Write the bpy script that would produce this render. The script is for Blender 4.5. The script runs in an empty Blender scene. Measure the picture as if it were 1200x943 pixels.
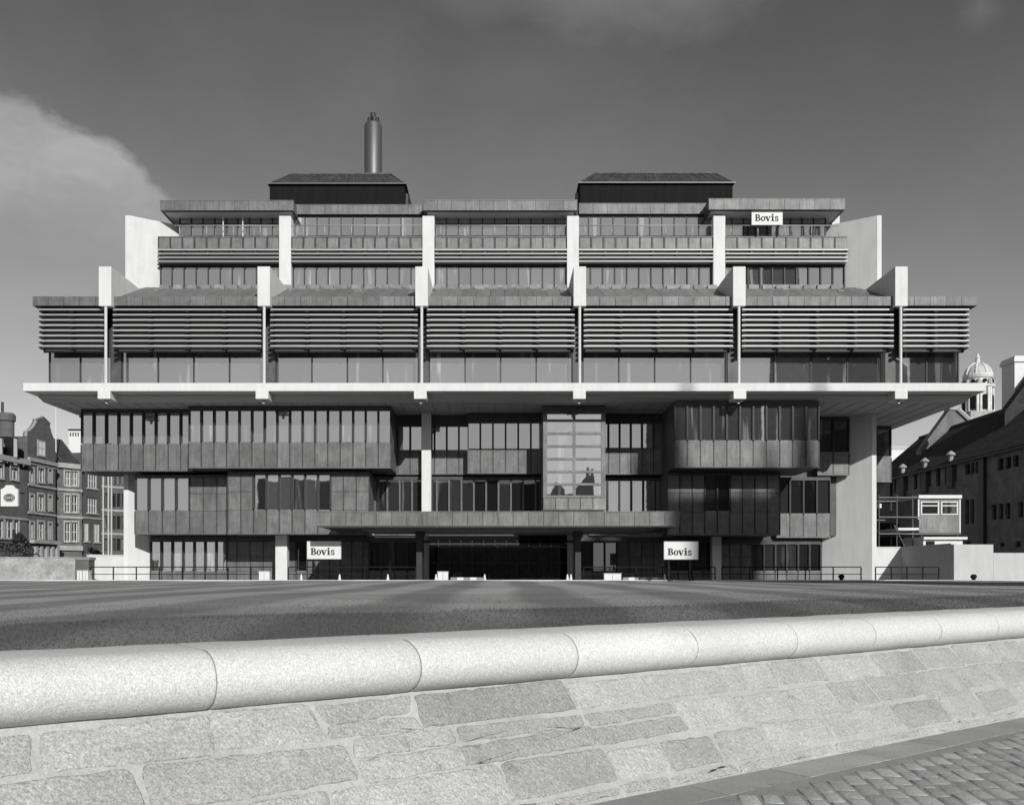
import bpy, math, random
import numpy as np
from mathutils import Vector, Matrix
random.seed(7); rng = np.random.default_rng(7)
R = math.radians
scene = bpy.context.scene
col = scene.collection
EYE = 1.6; F = 1080.0; CX = 586.0; CY = 674.0
def X(x, d): return (x-CX)*d/F              # metres right of the camera axis at distance d
def H(y, d): return EYE+(CY-y)*d/F          # height at distance d

# ---------------------------------------------------------------- materials
def mat(name, base, rough=.7, metal=0., noise=None, bump=None, tone=False, spec=.5, spots=None):
    """noise: list of (scale, amount, detail); tone: multiply by per-face attribute 'tone'"""
    m = bpy.data.materials.new(name); m.use_nodes = True
    nt = m.node_tree; N = nt.nodes; L = nt.links
    b = N['Principled BSDF']
    b.inputs['Roughness'].default_value = rough
    b.inputs['Metallic'].default_value = metal
    b.inputs['Specular IOR Level'].default_value = spec
    geo = N.new('ShaderNodeNewGeometry')
    val = N.new('ShaderNodeValue'); val.outputs[0].default_value = base
    cur = val.outputs[0]
    def mul(a, bb):
        q = N.new('ShaderNodeMath'); q.operation = 'MULTIPLY'; L.new(a, q.inputs[0]); L.new(bb, q.inputs[1]); return q.outputs[0]
    for (sc, am, det) in (noise or []):
        n = N.new('ShaderNodeTexNoise'); n.inputs['Detail'].default_value = det; n.inputs['Roughness'].default_value = .6
        if isinstance(sc, tuple):
            mp = N.new('ShaderNodeVectorMath'); mp.operation = 'MULTIPLY'; mp.inputs[1].default_value = sc
            L.new(geo.outputs['Position'], mp.inputs[0]); L.new(mp.outputs[0], n.inputs['Vector']); n.inputs['Scale'].default_value = 1
        else:
            L.new(geo.outputs['Position'], n.inputs['Vector']); n.inputs['Scale'].default_value = sc
        r = N.new('ShaderNodeMapRange'); r.inputs[1].default_value = .28; r.inputs[2].default_value = .72
        r.inputs[3].default_value = 1-am; r.inputs[4].default_value = 1+am
        L.new(n.outputs[0], r.inputs[0]); cur = mul(cur, r.outputs[0])
    for (sc, th, val_) in (spots or []):      # chips, lichen, stains with an outline of their own
        n = N.new('ShaderNodeTexNoise'); n.inputs['Detail'].default_value = 5; n.inputs['Roughness'].default_value = .65
        mp = N.new('ShaderNodeVectorMath'); mp.operation = 'MULTIPLY'; mp.inputs[1].default_value = sc if isinstance(sc, tuple) else (sc,sc,sc)
        L.new(geo.outputs['Position'], mp.inputs[0]); L.new(mp.outputs[0], n.inputs['Vector']); n.inputs['Scale'].default_value = 1
        r = N.new('ShaderNodeMapRange'); r.inputs[1].default_value = th; r.inputs[2].default_value = th+.05; r.inputs[3].default_value = 1; r.inputs[4].default_value = val_
        L.new(n.outputs[0], r.inputs[0]); cur = mul(cur, r.outputs[0])
    if tone:
        a = N.new('ShaderNodeAttribute'); a.attribute_name = 'tone'; cur = mul(cur, a.outputs['Fac'])
    L.new(cur, b.inputs['Base Color'])
    if bump:
        n = N.new('ShaderNodeTexNoise'); n.inputs['Scale'].default_value = bump[0]; n.inputs['Detail'].default_value = 4
        L.new(geo.outputs['Position'], n.inputs['Vector'])
        bp = N.new('ShaderNodeBump'); bp.inputs['Strength'].default_value = bump[1]; bp.inputs['Distance'].default_value = bump[2]
        L.new(n.outputs[0], bp.inputs['Height']); L.new(bp.outputs[0], b.inputs['Normal'])
    return m

M = {}
M['concrete'] = mat('white_concrete', .60, .85, noise=[(.9,.05,4),((3,3,.4),.07,5),(30,.04,2)], bump=(25,.15,.004), tone=True, spots=[((5,5,.5),.66,.86)])
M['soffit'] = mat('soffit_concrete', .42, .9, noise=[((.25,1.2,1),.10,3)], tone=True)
M['lead'] = mat('lead_cladding', .135, .6, .3, noise=[(1.3,.26,5),((9,9,.9),.24,5),(6,.08,3)], bump=(1.6,.25,.03), tone=True)
M['leadroof'] = mat('lead_roofing', .15, .65, .15, noise=[(2.2,.25,5),(9,.15,3)], bump=(5,.5,.05), tone=True)
M['dark'] = mat('dark_bronze', .022, .6, .1, noise=[(3,.2,3)], tone=True)
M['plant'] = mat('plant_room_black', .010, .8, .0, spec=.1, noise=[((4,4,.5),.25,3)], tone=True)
M['alu'] = mat('pale_aluminium', .36, .5, .2, noise=[((.6,4,4),.08,3)], tone=True)
M['steel'] = mat('steel_flue', .13, .5, .6, noise=[((2,2,.4),.12,4)], bump=(4,.1,.01), tone=True)
M['rail'] = mat('black_railing_paint', .012, .85, tone=True, spec=.15)
M['white'] = mat('white_paint', .62, .6, noise=[(4,.04,3)], tone=True)
M['ink'] = mat('black_ink', .012, .7, tone=True)
M['brick'] = mat('brick', .105, .9, spots=[((1.2,1.2,3),.6,.78)], noise=[(1.1,.25,5),((7,7,18),.32,3)], bump=(14,.3,.02), tone=True)
M['stone'] = mat('dressed_stone', .33, .9, noise=[(1.3,.22,5),(8,.1,3)], tone=True)
M['darkstone'] = mat('weathered_stone', .155, .9, spots=[((.8,.8,2.5),.6,.7)], noise=[(.8,.35,6),((6,6,14),.16,3)], bump=(8,.4,.03), tone=True)
M['slate'] = mat('slate_roof', .045, .95, spec=.1, noise=[(1.2,.3,5),((3,3,9),.3,3)], bump=(8,.5,.04), tone=True)
M['rubble'] = mat('rubble_wall', .30, .95, noise=[(1.6,.3,6),(7,.2,4)], bump=(6,.6,.05), tone=True)
M['granite'] = mat('granite_coping', .58, .95, noise=[(1.1,.06,4),(40,.10,3),(70,.16,3),(140,.26,2)], bump=(75,.5,.007), tone=True, spots=[(5,.70,.80),(38,.69,.62),(1.6,.62,.93)])
M['block'] = mat('granite_blocks', .375, .95, noise=[(2.2,.16,6),(26,.16,4),(80,.36,3)], bump=(38,1.,.022), tone=True, spots=[(4.5,.62,.78),(30,.66,.66),(9,.68,1.25)])
M['mortar'] = mat('lime_mortar', .37, .95, noise=[(2.6,.15,6),(22,.10,4),(80,.15,3)], bump=(34,.6,.010), tone=True, spots=[(7,.64,.85)])
M['paving'] = mat('paving_stone', .31, .9, spots=[(2.3,.6,.85),(8,.68,.8)], noise=[(1.6,.14,5),(40,.14,3),(120,.12,2)], bump=(35,.5,.01), tone=True)
M['sett'] = mat('granite_setts', .35, .85, noise=[(1.2,.16,5),(28,.18,3),(110,.18,2)], bump=(28,.6,.012), tone=True)
M['asphalt'] = mat('asphalt', .055, .95, noise=[(.2,.15,4),(40,.2,2)])
M['forecourt'] = mat('forecourt_paving', .30, .9, noise=[(.3,.1,4)])
M['leaf'] = mat('leaves', .05, .8, tone=True)
M['grass'] = mat('grass_blade', .085, .9, tone=True, spec=.2)
M['bark'] = mat('bark', .06, .9, noise=[(6,.3,4)], tone=True)
M['blind'] = mat('pale_blind', .55, .9, tone=True)

def glass_mat(name, base, refl, rough=.015, curtain=3.5):
    m = bpy.data.materials.new(name); m.use_nodes = True
    nt = m.node_tree; N = nt.nodes; L = nt.links
    out = N['Material Output']; b = N['Principled BSDF']
    b.inputs['Roughness'].default_value = .6; b.inputs['Specular IOR Level'].default_value = 0
    a = N.new('ShaderNodeAttribute'); a.attribute_name = 'tone'
    q = N.new('ShaderNodeMath'); q.operation = 'MULTIPLY'; q.inputs[1].default_value = base
    L.new(a.outputs['Fac'], q.inputs[0])
    # curtains and blinds hanging close behind the pane
    g0 = N.new('ShaderNodeNewGeometry'); v0 = N.new('ShaderNodeVectorMath'); v0.operation = 'MULTIPLY'; v0.inputs[1].default_value = (2.3,.2,.16); L.new(g0.outputs['Position'], v0.inputs[0])
    n0 = N.new('ShaderNodeTexNoise'); n0.inputs['Scale'].default_value = 1; n0.inputs['Detail'].default_value = 3; L.new(v0.outputs[0], n0.inputs['Vector'])
    r0 = N.new('ShaderNodeMapRange'); r0.inputs[1].default_value = .60; r0.inputs[2].default_value = .66; r0.inputs[3].default_value = 1; r0.inputs[4].default_value = curtain; L.new(n0.outputs[0], r0.inputs[0])
    q2 = N.new('ShaderNodeMath'); q2.operation = 'MULTIPLY'; L.new(q.outputs[0], q2.inputs[0]); L.new(r0.outputs[0], q2.inputs[1]); L.new(q2.outputs[0], b.inputs['Base Color'])
    g = N.new('ShaderNodeBsdfGlossy'); g.inputs['Roughness'].default_value = rough; g.inputs['Color'].default_value = (1,1,1,1)
    geo = N.new('ShaderNodeNewGeometry'); n = N.new('ShaderNodeTexNoise'); n.inputs['Scale'].default_value = .9
    L.new(geo.outputs['Position'], n.inputs['Vector'])
    bp = N.new('ShaderNodeBump'); bp.inputs['Strength'].default_value = .05; bp.inputs['Distance'].default_value = .02
    L.new(n.outputs[0], bp.inputs['Height']); L.new(bp.outputs[0], g.inputs['Normal'])
    fr = N.new('ShaderNodeFresnel'); fr.inputs['IOR'].default_value = 1.5
    ma = N.new('ShaderNodeMath'); ma.operation = 'ADD'; ma.inputs[1].default_value = refl; ma.use_clamp = True
    L.new(fr.outputs[0], ma.inputs[0])
    mx = N.new('ShaderNodeMixShader'); L.new(ma.outputs[0], mx.inputs[0]); L.new(b.outputs[0], mx.inputs[1]); L.new(g.outputs[0], mx.inputs[2])
    L.new(mx.outputs[0], out.inputs['Surface'])
    return m
M['glass'] = glass_mat('solar_glass', .055, .37)
M['glassdark'] = glass_mat('dark_glass', .022, .10)
M['glassold'] = glass_mat('old_window_glass', .03, .12)

def lawn_mat():
    m = bpy.data.materials.new('lawn_grass'); m.use_nodes = True
    nt = m.node_tree; N = nt.nodes; L = nt.links; b = N['Principled BSDF']
    b.inputs['Roughness'].default_value = .9; b.inputs['Specular IOR Level'].default_value = .2
    geo = N.new('ShaderNodeNewGeometry'); sp = N.new('ShaderNodeSeparateXYZ'); L.new(geo.outputs['Position'], sp.inputs[0])
    def math_(op, a, bb=None, c=None):
        q = N.new('ShaderNodeMath'); q.operation = op
        for i, v in enumerate((a, bb, c)):
            if v is None: continue
            if isinstance(v, (int, float)): q.inputs[i].default_value = v
            else: L.new(v, q.inputs[i])
        return q.outputs[0]
    def noise(sc, det=4):
        n = N.new('ShaderNodeTexNoise'); n.inputs['Detail'].default_value = det
        mp = N.new('ShaderNodeVectorMath'); mp.operation = 'MULTIPLY'; mp.inputs[1].default_value = sc
        L.new(geo.outputs['Position'], mp.inputs[0]); L.new(mp.outputs[0], n.inputs['Vector']); n.inputs['Scale'].default_value = 1
        return n.outputs[0]
    wob = math_('MULTIPLY', noise((.12,.08,.1),2), 1.6)
    xx = math_('ADD', sp.outputs[0], wob)
    st = math_('SINE', math_('MULTIPLY', xx, 2.6))
    st = math_('MULTIPLY', st, 2.2)
    q = N.new('ShaderNodeMapRange'); q.inputs[1].default_value = -1; q.inputs[2].default_value = 1; q.inputs[3].default_value = .76; q.inputs[4].default_value = 1.22
    L.new(st, q.inputs[0])
    n1 = N.new('ShaderNodeMapRange'); n1.inputs[1].default_value = .3; n1.inputs[2].default_value = .7; n1.inputs[3].default_value = .78; n1.inputs[4].default_value = 1.22
    L.new(noise((.35,.5,.4),5), n1.inputs[0])
    n2 = N.new('ShaderNodeMapRange'); n2.inputs[1].default_value = .3; n2.inputs[2].default_value = .7; n2.inputs[3].default_value = .75; n2.inputs[4].default_value = 1.25
    L.new(noise((22,22,22),3), n2.inputs[0])
    a = N.new('ShaderNodeAttribute'); a.attribute_name = 'tone'
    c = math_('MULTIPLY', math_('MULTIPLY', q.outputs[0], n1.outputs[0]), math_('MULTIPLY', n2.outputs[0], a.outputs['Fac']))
    c = math_('MULTIPLY', c, .25)
    L.new(c, b.inputs['Base Color'])
    bp = N.new('ShaderNodeBump'); bp.inputs['Strength'].default_value = .6; bp.inputs['Distance'].default_value = .03
    L.new(noise((30,30,30),3), bp.inputs['Height']); L.new(bp.outputs[0], b.inputs['Normal'])
    return m
M['lawn'] = lawn_mat()

# ---------------------------------------------------------------- mesh builder
class MB:
    def __init__(s): s.v = []; s.f = []; s.t = []
    def poly(s, pts, tone=1.):
        n = len(s.v); s.v += [tuple(p) for p in pts]; s.f.append(tuple(range(n, n+len(pts)))); s.t.append(tone); return s
    def box(s, x0, x1, y0, y1, z0, z1, tone=1.):
        if x0 > x1: x0, x1 = x1, x0
        if y0 > y1: y0, y1 = y1, y0
        if z0 > z1: z0, z1 = z1, z0
        n = len(s.v)
        s.v += [(x0,y0,z0),(x1,y0,z0),(x1,y1,z0),(x0,y1,z0),(x0,y0,z1),(x1,y0,z1),(x1,y1,z1),(x0,y1,z1)]
        for q in ((0,3,2,1),(4,5,6,7),(0,1,5,4),(1,2,6,5),(2,3,7,6),(3,0,4,7)):
            s.f.append(tuple(n+i for i in q)); s.t.append(tone)
        return s
    def prism(s, pts, vec, tone=1.):
        """closed polygon pts (3d, planar) extruded by vec"""
        n = len(s.v); k = len(pts); vec = Vector(vec)
        s.v += [tuple(p) for p in pts]; s.v += [tuple(Vector(p)+vec) for p in pts]
        s.f.append(tuple(range(n+k-1, n-1, -1))); s.t.append(tone)
        s.f.append(tuple(range(n+k, n+2*k))); s.t.append(tone)
        for i in range(k):
            j = (i+1) % k; s.f.append((n+i, n+j, n+k+j, n+k+i)); s.t.append(tone)
        return s
    def tube(s, a, b, r, seg=8, r2=None, tone=1.):
        a = Vector(a); b = Vector(b); d = (b-a).normalized(); r2 = r if r2 is None else r2
        u = d.orthogonal().normalized(); w = d.cross(u); n = len(s.v)
        for (c, rr) in ((a, r), (b, r2)):
            for i in range(seg):
                t = 2*math.pi*i/seg; s.v.append(tuple(c+u*(rr*math.cos(t))+w*(rr*math.sin(t))))
        for i in range(seg):
            j = (i+1) % seg; s.f.append((n+i, n+j, n+seg+j, n+seg+i)); s.t.append(tone)
        s.f.append(tuple(range(n+seg-1, n-1, -1))); s.t.append(tone); s.f.append(tuple(range(n+seg, n+2*seg))); s.t.append(tone)
        return s
    def lathe(s, c, prof, seg=16, tone=1.):
        """prof: list of (r, z) about vertical axis at c"""
        n = len(s.v)
        for (r, z) in prof:
            for i in range(seg):
                t = 2*math.pi*i/seg; s.v.append((c[0]+r*math.cos(t), c[1]+r*math.sin(t), c[2]+z))
        for k in range(len(prof)-1):
            for i in range(seg):
                j = (i+1) % seg; a = n+k*seg; s.f.append((a+i, a+j, a+seg+j, a+seg+i)); s.t.append(tone)
        s.f.append(tuple(range(n+seg-1, n-1, -1))); s.t.append(tone)
        a = n+(len(prof)-1)*seg; s.f.append(tuple(range(a, a+seg))); s.t.append(tone)
        return s
    def build(s, name, m, parent=None, smooth=False, bevel=0.):
        me = bpy.data.meshes.new(name); me.from_pydata(s.v, [], s.f)
        at = me.attributes.new('tone', 'FLOAT', 'FACE'); at.data.foreach_set('value', s.t)
        me.materials.append(m if not isinstance(m, str) else M[m])
        if smooth: me.polygons.foreach_set('use_smooth', [True]*len(s.f))
        o = bpy.data.objects.new(name, me); col.objects.link(o)
        if parent: o.parent = parent; o.matrix_parent_inverse = inv(parent)
        if bevel:
            bv = o.modifiers.new('bevel', 'BEVEL'); bv.width = bevel; bv.segments = 2; bv.limit_method = 'ANGLE'
        me.update(); return o
def world_mat(o):
    mm = o.matrix_basis.copy(); p = o.parent
    if p: mm = world_mat(p) @ o.matrix_parent_inverse @ mm
    return mm
def inv(o): return world_mat(o).inverted()
def tag(o, label=None, cat=None, group=None, kind=None):
    if label: o['label'] = label
    if cat: o['category'] = cat
    if group: o['group'] = group
    if kind: o['kind'] = kind
    return o
def empty(name, loc, label, cat, group=None):
    o = bpy.data.objects.new(name, None); col.objects.link(o); o.location = loc; o.empty_display_size = .3
    return tag(o, label, cat, group)
def copy_tree(o, parent=None):
    c = o.copy(); col.objects.link(c)
    if parent: c.parent = parent; c.matrix_parent_inverse = o.matrix_parent_inverse.copy()
    for ch in list(o.children): copy_tree(ch, c)
    return c

# ================================================================ THE CONFERENCE CENTRE
cc = empty('conference_centre', (0,60,.9), 'huge stepped modern building of white concrete and dark lead panels facing the lawn', 'building')
FLOOR = .9
MOD = .775
SOFF = EYE+10.44       # main soffit level
rn = lambda a, b: random.uniform(a, b)

def bay(x0, x1, ytop, ymid, ybot, d, depth, kinds, head=.0, name='projecting_bay', gl='glass', gtone=None, sides=True, gtop=None, z0=None, z1=None, mull_h=None, label=None, mtone=1.):
    """lead clad bay: kinds = one letter per module, w window over panel, c panel over panel, f full-height glass"""
    xa, xb = X(x0, d), X(x1, d)
    zt = H(ytop, d) if z1 is None else z1; zb = H(ybot, d) if z0 is None else z0; zm = H(ymid, d)
    gt = zt-.22-head if gtop is None else H(gtop, d)
    n = len(kinds); w = (xb-xa)/n
    full = kinds[0] == 'f'
    core = MB().box(xa+.03, xb-.03, d+.13, d+depth, zb+.01, zt-.003, .75)
    core.box(xa, xb, d-.015, d+.131, gt, zt-.005, .42)       # dark head
    if sides:   # side cladding panels
        k = max(1, int((depth-.2)/MOD)); sw = (depth-.15)/k
        for i in range(k):
            for (sx0, sx1) in ((xa, xa+.029), (xb-.029, xb)):
                core.box(sx0, sx1, d+.135+i*sw+.02, d+.135+(i+1)*sw-.02, zb+.02, zm-.02, rn(.85,1.05))
                core.box(sx0, sx1, d+.135+i*sw+.02, d+.135+(i+1)*sw-.02, zm+.01, zt-.03, rn(.8,1.0))
    root = core.build(name, 'lead', cc)
    if label: root['label'] = label
    pan = MB(); gla = MB(); mul = MB()
    pan.box(xa-.02, xb+.02, d-.04, d+.12, zb, zb+.07, .9)  # drip edge
    for i, k in enumerate(kinds):
        a = xa+i*w; b = a+w
        if k != 'f': pan.box(a+.035, b-.035, d, d+.12, zb+.075, zm-.03, rn(.82,1.14))
        if k == 'c':
            zc = zm+(gt-zm)*.52
            pan.box(a+.035, b-.035, d, d+.12, zm-.01, zc-.015, rn(.8,1.05)); pan.box(a+.035, b-.035, d, d+.12, zc+.01, gt-.003, rn(.8,1.05))
        else:
            lo = zb+.08 if k == 'f' else zm
            tz = rn(.3,1.6) if gtone is None else gtone*rn(.8,1.2)
            dy = rn(-.004,.004); dz = rn(-.004,.004)
            gla.poly([(a+.05,d+.10+dy,lo),(b-.05,d+.10-dy,lo),(b-.05,d+.10-dy+dz,gt),(a+.05,d+.10+dy+dz,gt)], tz)
            if k != 'f': pan.box(a+.05, b-.05, d-.01, d+.11, zm-.045, zm+.03, 1.25)
    for i in range(n+1):
        a = xa+i*w
        hw = .055
        l = max(xa, a-hw); r_ = min(xb, a+hw)
        left = kinds[i-1] if i > 0 else 'c'; right = kinds[i] if i < n else 'c'
        if left != 'c' or right != 'c': mul.box(l, r_, d-.06, d+.11, zm+.032 if 'f' not in (left,right) else zb+.08, gt-.004, mtone)
        else: mul.box(a-.02, a+.02, d-.03, d+.1, zm, gt-.004, 2.4*mtone)
        if not ('f' in (left, right)): mul.box(a-.022, a+.022, d-.035, d+.11, zb+.08, zm-.05, 2.2*mtone)
    pan.build('cladding_panels', 'lead', root)
    if gla.f: gla.build('ribbon_window', gl, root)
    mul.build('mullions', 'dark', root)
    return root

# lower floors -------------------------------------------------------------
bay(95, 226, 479, 520, 552, 57.85, 3.2, 'w'*9, z1=SOFF-.01)
bay(221, 458, 475.6, 518, 548.6, 56.8, 3.9, 'w'*16, z1=SOFF-.01, head=.06)
bay(158, 270, 556, 598, 626, 58.6, 2.4, 'wwwwccc', z1=EYE+6.4)
bay(267, 432.5, 552, 597.5, 626, 57.6, 3.0, 'ccwwwwwwccc', z1=EYE+6.5)
# recessed wall between the bays: second floor, then full-height first floor glazing
bay(452, 552, 486, 527.5, 556, 60.0, 1.2, 'wwwwwww', z1=SOFF-.01, head=.52, name='recessed_bay', sides=False)
bay(548, 637, 484.5, 526, 555, 59.2, 1.6, 'wwwwww', z1=SOFF-.02, head=.42, name='recessed_bay', sides=False)
bay(425, 700, 558, 600, 606, 60.1, 1.0, 'f'*19, name='glazed_wall', gl='glassdark', sides=False, z0=H(606,60), z1=H(558,60), mtone=4.5)
bay(700, 792, 484.5, 525, 556, 59.5, 1.4, 'wwwwwcc', z1=SOFF-.01, head=.42, name='recessed_bay', sides=False)
bay(698, 782, 559, 600, 606, 60.15, 1.0, 'ffffff', name='glazed_wall', sides=False, z0=H(606,60), z1=H(559,60.1))
# right hand bays
bay(790, 960, 473, 516.5, 548, 55.3, 4.6, 'w'*11, z1=SOFF-.01, head=.02, gtone=1.0)
bay(958, 995, 488, 530, 557, 60.6, 2.4, 'ww', z1=SOFF-.012, name='recessed_bay', gl='glassdark')
bay(782, 914, 556, 599, 627, 57.3, 3.4, 'cccwwcccc', z1=EYE+6.42, gl='glassdark', mtone=.5)
bay(910, 973, 560, 602, 630, 60.2, 1.6, 'wwww', z1=EYE+6.42, gl='glassdark')
bay(1027, 1044.5, 499, 535, 565, 64.4, 3.0, 'w', z1=SOFF-.012)

# glazed stair box ------------------------------------------------------------
def stair():
    d = 56.6; xa, xb = X(636.5,d), X(709.5,d); zt = SOFF-.01; zb = H(597.5,d)
    root = MB().box(xa+.02, xb-.02, d+.16, d+3.3, zb+.01, zt-.002, .8).build('stair_tower', 'lead', cc)
    f = MB(); g = MB()
    ys = [484.6, 492.5, 507.5, 522.5, 537.5, 552.5, 567.3, 581.5]
    f.box(xa, xb, d-.02, d+.15, H(484.6,d), zt, .45)
    xm = (xa+xb)/2
    for (a, b) in ((xa, xa+.25), (xm-.08, xm+.08), (xb-.25, xb)): f.box(a, b, d, d+.15, H(583,d), H(484.6,d)-.003, 1.05)
    for y in ys[1:]: f.box(xa+.25, xm-.08, d+.004, d+.14, H(y,d)-.07, H(y,d)+.07, 1.05); f.box(xm+.08, xb-.25, d+.004, d+.14, H(y,d)-.07, H(y,d)+.07, 1.05)
    n = 5; w = (xb-xa)/n
    for i in range(n): f.box(xa+i*w+.02, xa+(i+1)*w-.02, d+.002, d+.14, zb+.06, H(583.4,d), rn(1.0,1.5))
    f.box(xa-.02, xb+.02, d-.03, d+.13, zb, zb+.055, .9)
    for i in range(4):
        for (s0, s1) in ((xa, xa+.018), (xb-.018, xb)): f.box(s0, s1, d+.17+i*.78, d+.93+i*.78, zb+.05, zt-.05, rn(.8,1.1))
    f.build('frame', 'lead', root)
    for i in range(7):
        for (a, b) in ((xa+.25, xm-.08), (xm+.08, xb-.25)):
            e = rn(-.002,.002)
            g.poly([(a,d+.1,H(ys[i+1],d)+.07),(b,d+.1+e,H(ys[i+1],d)+.07),(b,d+.1+e,H(ys[i],d)-.0),(a,d+.1,H(ys[i],d)-.0)], rn(.7,1.2))
    g.build('stair_window', M['glass2'], root)
M['glass2'] = glass_mat('mirror_glass', .06, .52)
stair()

# ground floor ------------------------------------------------------------
def ground_wall(x0, x1, ytop, d, kinds, gl='glassdark', depth=1.2, ymid=669):
    return bay(x0, x1, ytop, ymid, 683, d, depth, kinds, name='ground_floor_wall', gl=gl, sides=False, z0=FLOOR, z1=H(ytop,d), head=.1)
ground_wall(176, 266, 629, 60.6, 'wwwwwww', gl='glass')
ground_wall(262, 324, 629, 60.7, 'cccc')
ground_wall(334, 438, 629, 60.6, 'cwcccccc')
ground_wall(432, 492, 629.5, 59.6, 'wwww')
ground_wall(680, 723, 630, 60.6, 'www')
ground_wall(723, 838, 630, 60.61, 'ccccwwww')
ground_wall(842, 962, 632, 60.6, 'cccwwwwww')
# lintels under the first floor
MB().box(X(430,59.2), X(489,59.2), 59.1, 59.7, H(628.5,59.2), H(623.4,59.2), 1.5).box(X(690,59.2), X(792,59.2), 59.1, 59.7, H(629,59.2), H(624,59.2), 1.2).build('lintel', 'lead', cc)
# soffits of the first floor over the ground floor, building cores
MB().box(X(176,61), X(962,61), 60.75, 76, FLOOR, EYE+2.62, .5).box(X(150,62), X(1000,62), 61.4, 78, EYE+2.63, SOFF-.03, .5).build('inner_wall', 'lead', cc)
# entrance: thin black panel, the shade of a deep recess put into its colour
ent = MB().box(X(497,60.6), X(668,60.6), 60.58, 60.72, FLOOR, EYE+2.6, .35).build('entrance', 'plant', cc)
e = MB(); e2 = MB()
for i in range(12):
    a = X(500,60.4)+i*.74
    e.box(a, a+.05, 60.40, 60.5, FLOOR, EYE+2.3, 1.)
    e2.poly([(a+.05,60.5,FLOOR+.05),(a+.74,60.5,FLOOR+.05),(a+.74,60.5,EYE+2.0),(a+.05,60.5,EYE+2.0)], .5)
e.box(X(499,60.4), X(667,60.4), 60.38, 60.52, EYE+2.0, EYE+2.12, 1.).box(X(499,60.4), X(667,60.4), 60.38, 60.52, EYE+.8, EYE+.87, 1.)
e.build('door_frames', 'dark', ent); e2.build('glass_doors', 'glassdark', ent)

# canopy ------------------------------------------------------------
def canopy():
    d0 = 50.6; za = H(616,d0); zb = H(600,d0); xa, xb = X(370,d0), X(797,d0)
    prof = [(xa,d0,zb),(xb,d0,zb),(xb,57.4,zb),(xa,57.4,zb)]
    root = MB().box(xa+.05, xb-.05, d0+.06, 57.5, za+.02, zb-.03, .6).build('entrance_canopy', 'lead', cc)
    root['label'] = 'long flat lead-faced canopy over the entrance'
    p = MB(); n = 24; w = (xb-xa)/n
    for i in range(n): p.box(xa+i*w+.012, xa+(i+1)*w-.012, d0, d0+.06, za, zb, rn(.9,1.15))
    for s in (xa, xb-.05):
        for i in range(8): p.box(s, s+.05, d0+.065+i*.92+.01, d0+.065+(i+1)*.92-.01, za, zb, rn(.85,1.1))
    p.box(xa-.02, xb+.02, d0-.03, d0+.05, zb+.003, zb+.05, 1.2)
    p.build('fascia', 'lead', root)
    s = MB().box(X(420,d0), X(770,d0), d0+1.3, 57.45, za-.16, za+.015, .8)
    s.build('downstand', 'leadroof', root)
    MB().box(xa+.06, xb-.06, d0+.07, d0+1.29, za-.03, za+.015, 1.).build('soffit', 'soffit', root)
    for x in (491.3, 677.5):
        d = 53.2
        MB().box(X(x-3.4,d), X(x+3.4,d), d, d+1.3, FLOOR, za-.17, 1.).box(X(x-4.6,d), X(x+4.6,d), d-.1, d+1.4, za-.4, za-.168, 1.).build('pillar', 'dark', root)
    for x in (499.3, 668.3):
        d = 58.2
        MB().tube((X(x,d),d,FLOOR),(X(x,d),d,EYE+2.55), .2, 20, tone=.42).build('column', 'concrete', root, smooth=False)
        MB().lathe((X(x,d),d,H(636,d)), [(.205,0),(.3,0),(.3,.14),(.205,.14)], 20).build('collar', 'dark', root)
canopy()
# white ground floor and main columns
for (x0, x1, y0, d, za, zb) in ((322.6,336.4,0,58.9,FLOOR,EYE+2.6), (834.7,845.5,0,59.6,FLOOR,EYE+2.6), (494,505,0,59.2,EYE+2.7,SOFF-.005)):
    MB().box(X(x0,d), X(x1,d), d, d+.62, za, zb).build('column', 'concrete', cc, bevel=.015)

# splayed end towers (below the slab)
def splay(x, d, t, zb, zt, side, name='end_wall', th=.28, tone=1.):
    """side -1 left, +1 right; wall starts at (x,d) and runs back and inwards at 45 degrees by t"""
    xa = X(x, d); s = -side
    pts = [(xa,d,zb),(xa+s*t,d+t,zb),(xa+s*t+s*-th*1.4,d+t,zb),(xa-s*th,d,zb)]
    m = MB().prism(pts, (0,0,zt-zb), tone)
    return m
splay(150, 59.7, 2.6, FLOOR, SOFF-.004, -1).build('end_wall', 'concrete', cc)
splay(1022, 59.7, 3.4, FLOOR, SOFF-.004, 1).build('end_wall', 'concrete', cc)

# ---- the great slab -------------------------------------------------------
D = 54.0
xa, xb = X(27,D), X(1156,D)
zs0, zs1 = H(458.2,D), H(448.6,D)
slab = MB().box(xa, xb, D, 60.2, zs0, zs1).box(-24.8, xb, 60.2, 68, zs0+.002, zs1-.002).build('floor_slab', 'concrete', cc, bevel=.02)
s = MB()
# soffit profile: recess, downstand, lower ceiling
for (x0, x1, y1) in ((xa+.4, -24.6, 60.1), (-24.6, xb-.4, 67.8)):
    pr = [(x0,D+.95,zs0-.003),(x0,D+.95,zs0-.16),(x0,D+1.25,zs0-.24),(x0,D+1.6,SOFF),(x0,y1,SOFF),(x0,y1,zs0-.003)]
    s.prism(pr[::-1], (x1-x0,0,0), 1.)
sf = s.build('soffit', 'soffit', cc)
s = MB()
for i in range(60):
    x = xa+1+i*.95
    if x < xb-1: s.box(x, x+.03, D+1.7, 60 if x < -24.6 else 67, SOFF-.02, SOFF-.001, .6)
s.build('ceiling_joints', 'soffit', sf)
# drain spout seen against the sky at each end
MB().box(xa+.5, xa+1.1, 60.1, 60.4, SOFF-.15, SOFF+.2, .7).build('downstand', 'soffit', cc)

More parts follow.
